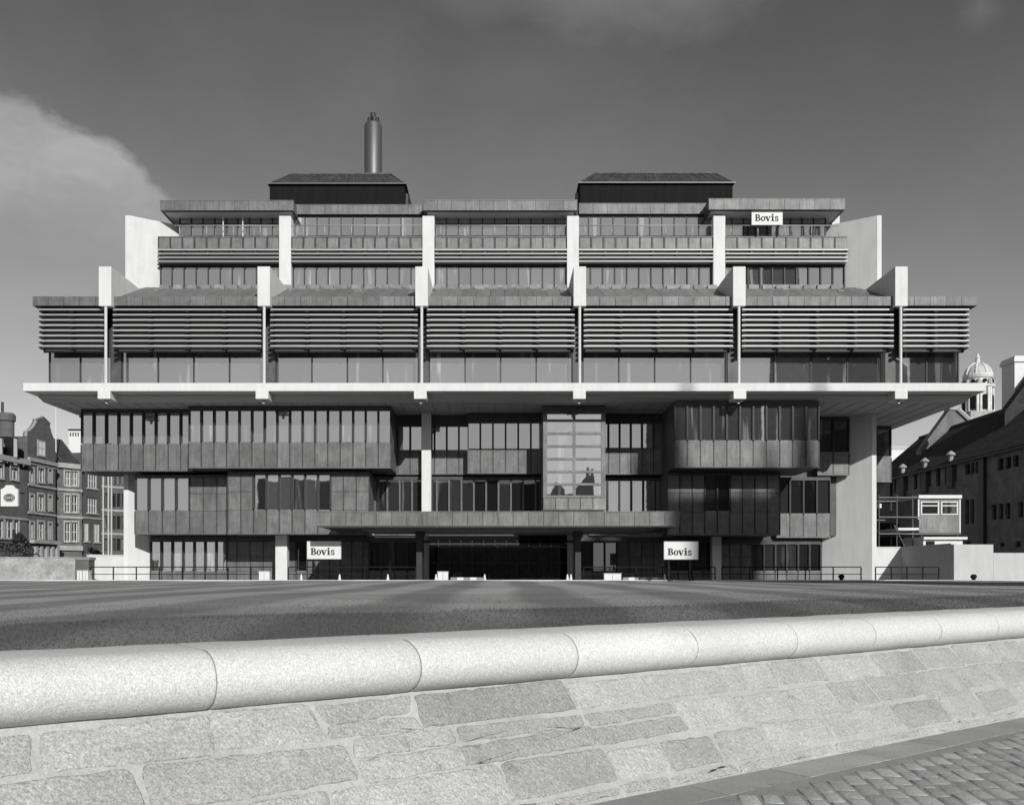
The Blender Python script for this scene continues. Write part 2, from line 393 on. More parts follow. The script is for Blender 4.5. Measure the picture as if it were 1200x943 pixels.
BR = [122, 307, 492.5, 679, 867, 1056]
for x in BR:
    c = X(x, D)
    b = MB().box(c-.37, c+.37, D-.035, D+1.15, zs0-.46, zs0+.02)
    br = b.build('slab_bracket', 'concrete', cc, bevel=.015)
    MB().lathe((c,D+.35,zs0-.46-.24), [(.03,0),(.09,.02),(.09,.1),(.05,.12),(.05,.16),(.13,.17),(.13,.24)], 10).build('downlight', 'alu', br)

# ---- third floor: windows, louvres, fins ---------------------------------
DF = 54.4; DR = 54.75; DL = 54.85; DG = 56.1
FX = [X(x, DF) for x in (123, 309, 494, 679.5, 866.5, 1056.5)]
roofz1 = H(347.3, DR); roofz0 = H(358, DR)
gx0, gx1 = X(57, DG), X(1124, DG)
MB().box(gx0+.05, gx1-.05, DG+.25, 70, zs1, roofz0-.02, .4).build('inner_wall', 'lead', cc)
cols = [gx0]+FX+[gx1]
edge = [X(45, DL)]+FX+[X(1136, DL)]
bl_y = [362.5+i*6.1 for i in range(8)]
for i in range(7):
    a, b = cols[i], cols[i+1]
    n = 4 if 0 < i < 6 else (2)
    a2 = a+(.34 if i > 0 else .06); b2 = b-(.34 if i < 6 else .06)
    w = (b2-a2)/n
    fr = MB(); g = MB()
    fr.box(a2, b2, DG-.04, DG+.1, zs1, zs1+.16, 1.); fr.box(a2, b2, DG-.04, DG+.1, roofz0-.5, roofz0-.03, 1.)
    for k in range(n+1):
        fr.box(a2+k*w-.035, a2+k*w+.035, DG-.05, DG+.09, zs1+.162, roofz0-.51, 1.)
    win = fr.build('ribbon_window', 'dark', cc)
    for k in range(n):
        e = rn(-.006,.006); e3 = rn(-.004,.004)
        g.poly([(a2+k*w+.03,DG+.03+e,zs1+.15),(a2+(k+1)*w-.03,DG+.03-e,zs1+.15),(a2+(k+1)*w-.03,DG+.03-e+e3,roofz0-.5),(a2+k*w+.03,DG+.03+e+e3,roofz0-.5)], rn(.8,1.7))
    g.build('glass', 'glass3', win) if False else g.build('glass', 'glass', win)
    # louvres
    a, b = edge[i], edge[i+1]
    a3 = a+(.27 if i > 0 else 0); b3 = b-(.27 if i < 6 else 0)
    lv = MB()
    for y in bl_y:
        z = H(y, DL)
        for (p0, p1) in ((a3, b3),):
            lv.prism([(p0,DL,z+.04),(p0,DL,z-.045),(p0,DL+.22,z-.05),(p0,DL+.22,z-.0)], (p1-p0,0,0), rn(.93,1.07))
    scr = lv.build('louvre_screen', 'alu', cc)
    sp = MB()
    sp.box(a3+.02, b3-.02, DL+.6, DL+.66, H(408,DL)-.12, roofz0-.02, 1.)  # dark backing panel, stands in for the dim reflection behind the blades
    for k in range(n+1):
        q = a3+(b3-a3)*k/n
        q = min(max(q, a3+.1), b3-.1)
        sp.box(q-.03, q+.03, DL+.44, DL+.56, H(408,DL)-.06, roofz0-.02, 1.)
        for y in bl_y: sp.box(q-.1, q+.1, DL+.02, DL+.44, H(y,DL)-.135, H(y,DL)-.085, 1.)
    sp.build('louvre_supports_and_backing', 'dark', scr)
# columns behind the rods
for i, x in enumerate(FX):
    MB().box(x-.3, x+.3, DG-.12, DG+.3, zs1, roofz0-.02, .55).build('column', 'lead', cc)
    MB().tube((x,DF+.12,zs1-.01),(x,DF+.12,roofz0-.0), .085, 12, tone=.85).build('tie_rod', 'white', cc)
# end glazing returns
for (xe, sg) in ((gx0, 1), (gx1, -1)):
    MB().box(xe, xe+sg*.045, DG+.1, 66, zs1+.02, roofz0-.03, 1.).build('side_window', 'glass', cc)
# roof fascia
xa2, xb2 = X(38,DR), X(1145.5,DR)
rf = MB().box(xa2+.03, xb2-.03, DR+.06, 60, roofz0+.02, roofz1-.03, .6).build('roof_edge', 'lead', cc)
p = MB(); n = 60; w = (xb2-xa2)/n
for i in range(n):
    p.box(xa2+i*w+.012, xa2+(i+1)*w-.012, DR, DR+.06, roofz0, roofz1, rn(.88,1.12))
for s_ in (xa2, xb2-.03):
    for i in range(6): p.box(s_, s_+.03, DR+.065+i*.9, DR+.065+i*.9+.88, roofz0, roofz1, rn(.85,1.1))
p.build('fascia', 'lead', rf)
MB().box(xa2+.3, xb2-.3, DR+.4, 60, roofz0-.12, roofz0-.002, .5).build('eaves_soffit', 'dark', rf)

# sloping lead roof up to the upper block
DU = 60.3
slz = H(338.5, 59.7)
r = MB(); L0, L1 = X(166,59), X(1006,59)
nseg = 64; w = (xb2-.4-xa2-.4)/nseg
for i in range(nseg):
    a = xa2+.4+i*w; b = a+w-.02
    if b < FX[0] or a > FX[-1]: continue
    ta = max(a, L0) if a < 0 else min(a, L1); tb = max(b, L0) if b < 0 else min(b, L1)
    if tb-ta < .05: tb = ta+.05 if a < 0 else tb
    t = rn(.9,1.15); dz = rn(-.01,.01)
    p0 = [(a,DR+.35,roofz1-.04),(b,DR+.35,roofz1-.04),(tb,59.6,slz+dz),(ta,59.6,slz+dz)]
    r.prism(p0, (0,0,.06), t)
r.box(L0, L1, 59.55, 61, slz-.5, slz+.02, 1.)
r.box(xa2+.3, xb2-.3, 55.2, 60, roofz1-.3, roofz1-.01, 1.)
sr = r.build('sloping_roof', 'leadroof', cc)
# lumpy lead welts and hatches near the top of the slope
wl = MB()
for i in range(40):
    t = rn(0,1); x = L0+.6+(L1-L0-1.2)*t; dd = rn(57.8,59.4); z = roofz1+(slz-roofz1)*(dd-DR-.35)/(59.6-DR-.35)
    s_ = rn(.10,.26); wl.box(x-s_, x+s_, dd-.12, dd+.12, z, z+rn(.05,.12), rn(.4,1.3))
for i in range(50):
    x = L0+1+(L1-L0-2)*(i+.5)/50; wl.box(x-.3, x+.3, 59.0, 59.3, slz-.26, slz+.05, rn(1.0,1.5))
wl.build('roof_welts', 'leadroof', sr)

# lower concrete fins, flat topped, running back to the upper block
finz = H(312.3, DF)
for i, x in enumerate(FX):
    m = MB(); hw = .37
    m.prism([(x-hw,DF,H(358.5,DF)),(x-hw,DF,finz),(x-hw,60.2,finz+.02),(x-hw,60.2,slz-.4),(x-hw,DR+.5,H(357,DF))], (2*hw,0,0), 1.)
    m.build('concrete_fin', 'concrete', cc, bevel=.012)
# upper fins
UX = [X(334,59.8), X(502,59.8), X(671.5,59.8), X(843,59.8)]
for x in UX:
    hw = .385; z1 = H(253,59.8)
    m = MB().box(x-hw, x+hw, 59.8, 60.5, slz-.4, z1)
    m.box(x-hw+.06, x+hw-.06, 60.5, 62.2, H(277,60), z1-.01)
    m.build('concrete_fin', 'concrete', cc, bevel=.012)

# ---- upper block -----------------------------------------------------------
ub = [X(187,60.2)]+UX+[X(991,60.2)]
z_w1 = H(311,60.3); z_par0 = H(291.5,59.9); z_par1 = H(277.3,59.9)
floor5 = H(292,60.2)
MB().box(ub[0]+.1, ub[-1]-.1, DU+.4, 72, slz-.5, floor5, .5).build('inner_wall', 'lead', cc)
for i in range(5):
    a, b = ub[i], ub[i+1]
    a2 = a+(.385 if i > 0 else 0)+.01; b2 = b-(.385 if i < 4 else 0)-.01
    n = int(round((b2-a2)/MOD)); w = (b2-a2)/n
    # fourth floor window
    fr = MB(); g = MB(); sill = MB()
    fr.box(a2, b2, DU-.02, DU+.3, z_w1, z_par0+.05, 1.)
    zt_ = z_w1; zb_ = slz+.02; zm_ = zb_+(zt_-zb_)*.27
    for k in range(n+1):
        q = min(max(a2+k*w, a2+.04), b2-.04); fr.box(q-.04, q+.04, DU-.08, DU+.1, zb_, zt_-.002, 1.2)
    fr.box(a2, b2, DU-.03, DU+.06, zb_, zb_+.06, 2.); 
    win = fr.build('ribbon_window', 'dark', cc)
    for k in range(n):
        e = rn(-.004,.004)
        tn = rn(.7,1.8)
        g.poly([(a2+k*w+.03,DU+.05+e,zm_),(a2+(k+1)*w-.03,DU+.05-e,zm_),(a2+(k+1)*w-.03,DU+.05-e,zt_),(a2+k*w+.03,DU+.05+e,zt_)], tn)
        sill.box(a2+k*w+.03, a2+(k+1)*w-.03, DU-.0, DU+.08, zb_+.06, zm_-.01, rn(1.0,1.5))
    g.build('glass', 'glass', win); sill.build('sill_panels', 'lead', win)
    # louvre rails below the parapet
    lv = MB()
    dl = 59.75
    for y in (292.5, 297.0, 301.5, 306.0):
        lv.box(a2, b2, dl, dl+.3, H(y,dl)-.035, H(y,dl)+.03, 1. if y > 293 else 1.25)
    lvo = lv.build('louvre_screen', 'alu', cc)
    sp = MB(); k = 0
    while a2+.15+k*1.55 < b2: sp.box(a2+.1+k*1.55, a2+.22+k*1.55, dl+.05, dl+.5, H(296,dl), H(293.2,dl), 1.); k += 1
    sp.box(a2, b2, dl+.42, dl+.5, H(309,dl), H(291.5,dl)-.003, .5)
    sp.build('louvre_supports_and_backing', 'dark', lvo)
    # parapet
    pr = MB().box(a2, b2, 59.98, 60.6, z_par0+.02, z_par1-.04, .7)
    par = pr.build('parapet', 'lead', cc)
    pp = MB()
    for k in range(n):
        pp.box(a2+k*w+.06, a2+(k+1)*w-.06, 59.9, 59.975, z_par0+.03, z_par1-.05, rn(1.0,1.3)); pp.box(a2+k*w-.03 if k else a2, a2+k*w+.03, 59.86, 59.975, z_par0+.03, z_par1-.05, .45)
    pp.box(a2, b2, 59.85, 60.62, z_par1-.045, z_par1, 1.2); pp.box(a2, b2, 59.85, 59.96, z_par0-.03, z_par0+.025, 1.)
    pp.build('parapet_panels', 'lead', par)
    # handrail
    h = MB(); zr = H(264,59.9); aa = a2 if i else X(203,59.9); bb = b2 if i < 4 else X(984,59.9)
    h.tube((aa,59.95,zr),(bb,59.95,zr), .035, 8)
    k = aa+.4
    while k < bb: h.tube((k,59.95,z_par1-.02),(k,59.95,zr), .028, 8); k += 1.75
    h.build('handrail', 'alu', cc, smooth=True)
    # fifth floor, set back
    low = i in (1, 3)
    d5 = 60.85; ztop = H(251 if not low else 254, 61.2)
    fr = MB(); g = MB()
    a5 = a+(.3 if i > 0 else 1.1); b5 = b-(.3 if i < 4 else 1.1)
    n5 = int(round((b5-a5)/(MOD*1.02))); w = (b5-a5)/n5
    zb5 = floor5+.05; zt5 = H(248 if not low else 252.5,60.85)
    for k in range(n5+1): fr.box(a5+k*w-.035, a5+k*w+.035, d5-.05, d5+.05, zb5, zt5-.1, 1.)
    fr.box(a5, b5, d5-.06, d5+.05, zt5-.1, zt5+.3, .8); MB().box(a5, b5, d5+.12, 70, zb5, zt5+.2, .8).build('inner_wall', 'lead', cc)
    win = fr.build('ribbon_window', 'dark', cc)
    for k in range(n5):
        e = rn(-.005,.005)
        g.poly([(a5+k*w+.03,d5+.02+e,zb5),(a5+(k+1)*w-.03,d5+.02-e,zb5),(a5+(k+1)*w-.03,d5+.02-e,zt5-.1),(a5+k*w+.03,d5+.02+e,zt5-.1)], rn(.6,1.8))
    g.build('glass', 'glass', win)
# balcony floor at fifth
MB().box(ub[0]+.05, ub[-1]-.05, 60.0, 63, floor5-.2, floor5, .6).build('balcony_floor', 'soffit', cc)

# roof plates (overhanging lead fascias)
def plate(x0, x1, y0, y1, d, back=71, flare=0.):
    a, b = X(x0,d), X(x1,d); za, zb = H(y1,d), H(y0,d)
    r_ = MB().box(a+.02, b-.02, d+.04, back, za+.01, zb-.03, .7).build('roof_plate', 'lead', cc)
    p = MB(); n = max(3, int((b-a)/.9)); w = (b-a)/n
    for i in range(n):
        ins = .10
        xx0 = a+i*w+.01; xx1 = a+(i+1)*w-.01
        p.box(xx0, xx1, d, d+.04, za, zb, rn(.9,1.15))
    for s_ in (a, b-.02):
        for i in range(10): p.box(s_, s_+.02, d+.045+i*.8, d+.045+i*.8+.78, za, zb, rn(.85,1.1))
    p.box(a-.02, b+.02, d-.02, d+.4, zb+.002, zb+.04, 1.2)
    p.build('fascia', 'lead', r_)
    # sloping soffit
    MB().prism([(a+.2,d+.35,za+.008),(a+.2,back,za+.008),(a+.2,back,za-.04),(a+.2,d+.45,za-.04)][::-1], (b-a-.4,0,0), 1.2).build('eaves_soffit', 'soffit', r_)
plate(187.5, 344, 235.5, 246.5, 59.6)
plate(347, 494.5, 240.5, 251, 60.6)
plate(496.5, 676.5, 235, 246.5, 59.6)
plate(678.5, 829, 239, 250.5, 60.6)
plate(830.5, 990.5, 233.5, 245.5, 59.5)

# splayed end walls of the upper block
zt_ = H(252.5,59)
for (x, side) in ((152,-1), (1028,1)):
    xa_ = X(x,59); s_ = -side; t = 3.0; th = .28
    zb_ = roofz1
    lo = [(xa_,59-0,zb_),(xa_+s_*t,59+t,zb_),(xa_+s_*t-s_*th*1.4,59+t,zb_),(xa_-s_*th,59,zb_)]
    m = MB(); n0 = len(m.v); top = [(p[0],p[1],zt_+(.32 if k in (1,2) else 0)) for k, p in enumerate(lo)]
    m.v += lo+top; m.f += [(3,2,1,0),(4,5,6,7)]+[(k,(k+1)%4,4+(k+1)%4,4+k) for k in range(4)]; m.t += [1.]*6
    # the part that carries forward over the sloping roof
    m.build('end_wall', 'concrete', cc)
# corner piers beside the end windows
for (x0, x1) in ((205,214),(975,984)):
    MB().box(X(x0,61.9), X(x1,61.9), 61.9, 62.4, floor5, H(250,61.9)).build('pier', 'concrete', cc)
# masts on the left balcony and a white flashing on the left roof
for x in (261.5, 284.5): MB().tube((X(x,60.4),60.4,z_par1-.1),(X(x,60.4),60.4,H(247,60.4)), .035, 8).build('mast', 'white', cc)
MB().box(X(1068,56), X(1104,56), 55.6, 56, roofz1, roofz1+.16).build('flashing', 'white', cc)
MB().box(X(76,56), X(113,56), 55.6, 56, roofz1, roofz1+.16).build('flashing', 'white', cc)

# plant rooms ---------------------------------------------------------------
def plantroom(x0, x1, ye, yt, xt0, xt1, d, lump):
    a, b = X(x0,d), X(x1,d); ze = H(ye,d); zb = H(262,d); zt = zt0 = None
    zt = ze+1.0
    root = MB().box(a, b, d, d+5.5, zb, ze-.02, 1.).build('plant_room', 'plant', cc)
    dt = 1.35; zt = EYE+(CY-yt)*(d+dt)/F
    ta, tb = X(xt0,d+dt), X(xt1,d+dt)
    m = MB(); v0 = [(a-.15,d-.15,ze),(b+.15,d-.15,ze),(b+.15,d+5.6,ze),(a-.15,d+5.6,ze)]; v1 = [(ta,d+dt,zt),(tb,d+dt,zt),(tb,d+4.2,zt),(ta,d+4.2,zt)]
    m.v += v0+v1; m.f += [(3,2,1,0),(4,5,6,7)]+[(k,(k+1)%4,4+(k+1)%4,4+k) for k in range(4)]; m.t += [1.]*6
    n = 16
    for i in range(n+1):   # standing seams
        u = i/n; p = Vector((a+(b-a)*u,d-.1,ze+.03)); q = Vector((ta+(tb-ta)*u,d+dt,zt+.03)); m.tube(p, q, .04, 4, tone=1.6)
    m.box(ta, tb, d+dt-.05, d+dt+.1, zt, zt+.1, 2.5)
    m.build('roof', 'slate', root)
    MB().box(a-.16, b+.16, d-.2, d-.152, ze-.045, ze+.02, .42).build('gutter', 'alu', root)
    l = MB(); xs = b if lump > 0 else a
    for k in range(4): l.tube((xs+lump*(.1+.12*k), d+.6+.5*k, zb),(xs+lump*(.1+.12*k), d+.6+.5*k, ze-.5-.45*k), .22, 10)
    l.build('duct', 'dark', root)
plantroom(316, 474, 216, 204.5, 341, 458, 65.5, 1)
plantroom(680, 858.5, 215, 203.6, 697, 838, 65.5, -1)
# boiler flue
d = 69; fx = X(437.3,d); zb = H(215,d); zt = H(148,d); r_ = 10.3*d/F
fl = MB().lathe((fx,d,zb), [(r_,0),(r_,zt-zb),(r_*.86,zt-zb+.16)], 32).build('flue_stack', 'steel', cc, smooth=True); fl.modifiers.new('split','EDGE_SPLIT')
p = MB()
for k, (ox, oy, h) in enumerate(((0,-.1,1.0),(-.24,.1,.72),(.25,.05,.7),(-.08,.3,.85),(.12,-.25,.6))):
    p.tube((fx+ox*1.15,d+oy,zt+.1),(fx+ox,d+oy,H(133.5,d)-1.0+h), .19, 10)
p.build('flue_pipe', 'dark', fl)

# ================================================================ SIGNS
def lettering(ox, oz, h, y, m):
    """bold slab-serif 'Bovis' with its base line at oz, cap height h"""
    q = [0]
    def bx(a, b, c, e): q[0] += 1; m.box(ox+a*h, ox+b*h, y-.004-.0006*q[0], y, oz+c*h, oz+e*h)
    def ring(cx, cz, rx, rz, tx, tz, a0=0, a1=360, n=20):
        q[0] += 1; yy = y-.004-.0006*q[0]
        for i in range(n):
            t0, t1 = R(a0+(a1-a0)*i/n), R(a0+(a1-a0)*(i+1)/n)
            pts = []
            for (t, kx, kz) in ((t0,rx,rz),(t1,rx,rz),(t1,rx-tx,rz-tz),(t0,rx-tx,rz-tz)):
                pts.append((ox+(cx+kx*math.cos(t))*h, yy, oz+(cz+kz*math.sin(t))*h))
            m.prism(pts[::-1], (0,.004,0))
    # B
    bx(.00,.45,0,.11); bx(.00,.42,.89,1); bx(.07,.32,.11,.89); bx(.32,.42,.45,.56)
    ring(.42,.73,.31,.27,.23,.12,-90,90,10); ring(.44,.27,.37,.27,.25,.12,-90,90,10)
    # o
    ring(1.17,.35,.34,.38,.22,.10)
    # v
    q[0] += 1; yy = y-.004-.0006*q[0]
    def pl(pts): m.prism([(ox+a*h,yy,oz+b*h) for a, b in pts], (0,.004,0))
    pl([(1.52,.68),(1.80,.68),(1.99,.14),(1.90,-.03),(1.80,-.03)]); q[0] += 1; yy = y-.004-.0006*q[0]
    pl([(1.87,-.03),(1.97,-.03),(2.22,.68),(2.11,.68),(1.90,.14)])
    bx(1.45,1.88,.62,.72); bx(2.02,2.30,.62,.72)
    # i
    bx(2.36,2.80,0,.10); bx(2.45,2.71,.10,.72); bx(2.36,2.45,.62,.72); ring(2.57,.93,.14,.14,.139,.139)
    # s
    ring(3.15,.52,.25,.21,.17,.12,20,270,14); ring(3.18,.19,.27,.21,.18,.12,-160,90,14)
    bx(3.30,3.39,.48,.70); bx(2.92,3.00,.0,.24)
def sign(x0, x1, y0, y1, d, label, posts, base):
    a, b = X(x0,d), X(x1,d); za, zb = H(y1,d), H(y0,d); c = (a+b)/2
    root = empty('sign_board', (c,d,base), label, 'sign', 'white company name boards on and before the building')
    bd = MB().box(a, b, d, d+.05, za, zb, 1.).build('board', 'white', root)
    t = .03
    MB().box(a-t, b+t, d-.01, d+.06, zb, zb+t, .75).box(a-t, b+t, d-.01, d+.06, za-t, za, .75).box(a-t, a, d-.01, d+.06, za, zb, .75).box(b, b+t, d-.01, d+.06, za, zb, .75).build('frame', 'white', root)
    m = MB(); lettering(a+.10*(b-a), za+.22*(zb-za), .41*(zb-za) if posts else .44*(zb-za), d-.001, m)
    m.build('lettering', 'ink', root)
    if posts:
        for x in posts:
            m = MB().box(X(x,d)-.05, X(x,d)+.05, d+.06, d+.16, base, zb-.1, 1.)
            m.tube((X(x,d),d+.11,za-.1),(X(x,d)+.35,d+1.0,base), .035, 8); m.build('post', 'rail', root)
    else:
        for x in (a+.3, b-.3): MB().box(x-.04, x+.04, d+.06, d+.12, base, zb-.2, 1.).build('post', 'rail', root)
sign(360.3, 399.2, 634.5, 654.3, 52.6, 'white name board on black posts left of the entrance', (366.5, 396), FLOOR)
sign(778.7, 817.7, 634.8, 654.7, 48.5, 'white name board on black posts right of the entrance', (784, 809), 1.3)
sign(881.3, 916.7, 245, 263.2, 59.7, 'white name board high on the top balcony rail', None, z_par1)

# ================================================================ GROUND
DW = Vector((.7997,.6004,0)); NW = Vector((-.6004,.7997,0))   # along the foreground wall, and away from the camera
C0, C1, C2 = 4.78, 5.50, 6.21
def wp(s_, c, z): return DW*s_+NW*c+Vector((0,0,z))

# ground sheet and forecourt
g = MB().poly([(-1500,-1500,-.03),(1500,-1500,-.03),(1500,2500,-.03),(-1500,2500,-.03)]).build('ground', 'asphalt'); tag(g, kind='structure')
g = MB().box(-300, 300, 50.95, 1200, -.02, FLOOR).build('forecourt', 'forecourt'); tag(g, kind='structure')
# pale kerb at the far edge of the lawn
g = MB()
for i in range(130): g.box(-65+i, -65+i+.985, 50.55, 50.85, .5, 1.352, rn(.9,1.05))
g = g.build('kerb', 'white'); tag(g, kind='structure')

# lawn
def lawn_z(xx, yy):
    c = -.6004*xx+.7997*yy
    t = np.clip((c-C2)/2.2, 0, 1); t = t*t*(3-2*t)
    z = 1.10+.10*t+np.clip((yy-9)/41, 0, 1)*.115
    return z + .012*np.sin(xx*.7+yy*.31)+.01*np.sin(xx*.23-yy*.57)
def lawn():
    us = np.concatenate([np.linspace(0,3.2,26), np.linspace(3.5,60,90)]); ss = np.linspace(-60,110,240)
    # structured in (s, c) near the wall, clipped at the kerb
    V = []; 
    for c in us:
        for s_ in ss:
            V.append(NWc(s_, c))
    return V
ys = np.concatenate([np.arange(0,1,.04), np.linspace(1,1.0,1)])
S = np.linspace(-48, 84, 330); T = np.concatenate([np.linspace(0,.12,26), np.linspace(.12,1,80)[1:]])
V = np.zeros((len(S), len(T), 3))
for i, s_ in enumerate(S):
    p0 = DW*s_+NW*(C2-.06)
    # straight line from the wall to the kerb line (constant along world Y fan)
    x1 = p0.x; y1 = 50.56
    y0 = min(p0.y, 50.4)
    V[i,:,0] = p0.x; V[i,:,1] = y0+(y1-y0)*T
V[:,:,2] = lawn_z(V[:,:,0], V[:,:,1])
nS, nT = len(S), len(T)
me = bpy.data.meshes.new('lawn')
fa = [(i*nT+j, (i+1)*nT+j, (i+1)*nT+j+1, i*nT+j+1) for i in range(nS-1) for j in range(nT-1)]
me.from_pydata([tuple(v) for v in V.reshape(-1,3)], [], fa)
Vc = V.reshape(-1,3); tn = []
for f in fa:
    x_, y_ = Vc[list(f),0].mean(), Vc[list(f),1].mean(); c = -.6004*x_+.7997*y_
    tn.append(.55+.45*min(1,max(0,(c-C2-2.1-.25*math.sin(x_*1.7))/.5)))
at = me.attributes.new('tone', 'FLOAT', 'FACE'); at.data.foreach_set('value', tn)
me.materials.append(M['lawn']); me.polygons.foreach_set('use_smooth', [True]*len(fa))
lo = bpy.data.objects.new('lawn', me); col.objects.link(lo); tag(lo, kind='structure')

# grass blades near the wall
NB = 90000
sb = rng.uniform(-8, 26, NB); cb = C2+.0+rng.power(1.0, NB)**1.3*7.0
xb_ = .7997*sb-.6004*cb; yb_ = .6004*sb+.7997*cb
ok = (yb_ < 40) & (yb_ > 1) & (np.abs(xb_) < yb_*.75+1)
xb_, yb_, cb = xb_[ok], yb_[ok], cb[ok]; n = len(xb_)
zb_ = lawn_z(xb_, yb_)
hgt = rng.uniform(.012,.030,n)*np.where(cb < C2+2.3, 1.0, .45); ang = rng.uniform(0, 2*np.pi, n); wd = rng.uniform(.003,.006,n); ln = rng.uniform(-.02,.02,(n,2))
vv = np.zeros((n,3,3)); vv[:,0] = np.stack([xb_-wd*np.cos(ang), yb_-wd*np.sin(ang), zb_-.004],1); vv[:,1] = np.stack([xb_+wd*np.cos(ang), yb_+wd*np.sin(ang), zb_-.004],1)
vv[:,2] = np.stack([xb_+ln[:,0], yb_+ln[:,1], zb_+hgt],1)
me = bpy.data.meshes.new('grass_blades'); me.from_pydata(vv.reshape(-1,3).tolist(), [], np.arange(3*n).reshape(-1,3).tolist())
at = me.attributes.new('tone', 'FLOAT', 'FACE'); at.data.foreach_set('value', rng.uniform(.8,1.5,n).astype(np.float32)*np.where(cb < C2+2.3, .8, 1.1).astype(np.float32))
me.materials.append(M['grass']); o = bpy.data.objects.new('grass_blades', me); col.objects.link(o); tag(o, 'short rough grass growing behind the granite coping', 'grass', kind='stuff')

# ---------------------------------------------------------------- foreground retaining wall
rw = empty('retaining_wall', tuple(wp(4,C0,0)), 'long battered granite retaining wall with thick rounded pale coping in front of the lawn', 'wall')
zc0, zc1 = .78, 1.15
# coping profile in (c, z): rounded nose, flat top sinking slightly to the back
def cop_prof():
    pts = []
    cz = (zc0+zc1)/2-.0; rz = (zc1-zc0)/2; rc = .24; cc_ = C1-.15+rc
    for k in range(13):
        t = R(-90-180*k/12); pts.append((cc_+rc*math.cos(t), cz+rz*math.sin(t)))
    pts.append((C2-.10, zc1+.004)); pts.append((C2-.03, zc1-.012)); pts.append((C2, zc1-.05)); pts.append((C2, zc0))
    return pts
prof = cop_prof()
joints = [-9.2,-7.8,-6.4,-5.0,-3.6,-2.3,-.95,.5,1.93,3.35,4.78,6.17,7.6,8.95,10.3,11.67,13.1,14.5,15.9,17.3,18.7,20.1,21.5,22.9,24.3,25.7,27.1,28.5,30,31.4,33,36,39,42,46]
cop = MB()
for a, b in zip(joints[:-1], joints[1:]):
    tone = rn(.95,1.05); dz = rn(-.0015,.0015); dc = rn(-.002,.002)
    rings = []
    L_ = b-a
    st = [a+.004, a+.012, a+.03]+[a+L_*k/6 for k in range(1,6)]+[b-.03, b-.012, b-.004]
    ins = [.008,.002,0]+[0]*5+[0,.002,.008]
    for s_, i_ in zip(st, ins):
        ring = []
        for k, (c, z) in enumerate(prof):
            cm, zm2 = (C1+C2)/2, (zc0+zc1)/2
            vx, vz = c-cm, z-zm2; l = math.hypot(vx, vz)
            f_ = 1-i_/l
            wob = .002*math.sin(s_*5.1+k*1.3)+.0015*math.sin(s_*11+k*.7)
            ring.append(tuple(wp(s_, cm+vx*f_+dc, zm2+vz*f_+dz+wob)))
        rings.append(ring)
    n0 = len(cop.v); K = len(prof)
    for r_ in rings: cop.v += r_
    for i in range(len(rings)-1):
        for k in range(K):
            k2 = (k+1) % K; cop.f.append((n0+i*K+k, n0+i*K+k2, n0+(i+1)*K+k2, n0+(i+1)*K+k)); cop.t.append(tone)
    cop.f.append(tuple(range(n0, n0+K))); cop.t.append(tone); e_ = n0+(len(rings)-1)*K; cop.f.append(tuple(range(e_+K-1, e_-1, -1))); cop.t.append(tone)
co = cop.build('coping', 'granite', rw, smooth=True)
# mortar core of coping (fills the joints)
m = MB(); pm = [(((C1+C2)/2)+(c-(C1+C2)/2)*.985, (zc0+zc1)/2+(z-(zc0+zc1)/2)*.975) for c, z in prof]
m.prism([tuple(wp(-9.2,c,z)) for c, z in pm], tuple(DW*55.2), .62); m.build('joint_mortar', 'mortar', co)
# battered face: mortar bed + granite blocks
SL = Vector((0,0,zc0))+NW*(C1-C0)      # slope vector base -> under the coping
SLn = DW.cross(SL).normalized()
if SLn.y > 0: SLn = -SLn               # outward, towards the camera and up
def sp_(s_, v, o=0.): return DW*s_+NW*C0+SL*v+SLn*o
from mathutils import noise as mn
bed = MB()
def bed_grid(s0, s1, ns, nv):
    n0 = len(bed.v)
    for i in range(ns+1):
        for j in range(nv+1):
            a = s0+(s1-s0)*i/ns; v = -.03+1.09*j/nv
            e = .002*mn.noise((a*3.1,v*3.3,1.7))+.003*mn.noise((a*9,v*9,4.1))+.002*mn.noise((a*26,v*26,.3))
            bed.v.append(tuple(sp_(a, v, e-.001)))
    for i in range(ns):
        for j in range(nv):
            p = n0+i*(nv+1)+j; bed.f.append((p, p+nv+1, p+nv+2, p+1)); bed.t.append(1.02)
bed_grid(-10, -2, 40, 8); bed_grid(-2, 16, 900, 54); bed_grid(16, 46, 300, 12)
bed.poly([tuple(sp_(-10,-.02)),tuple(sp_(-10,1.06)),tuple(wp(-10,C2,zc0)),tuple(wp(-10,C2,0))])
bedo = bed.build('mortar_bed', 'mortar', rw, smooth=True)
blk = MB()
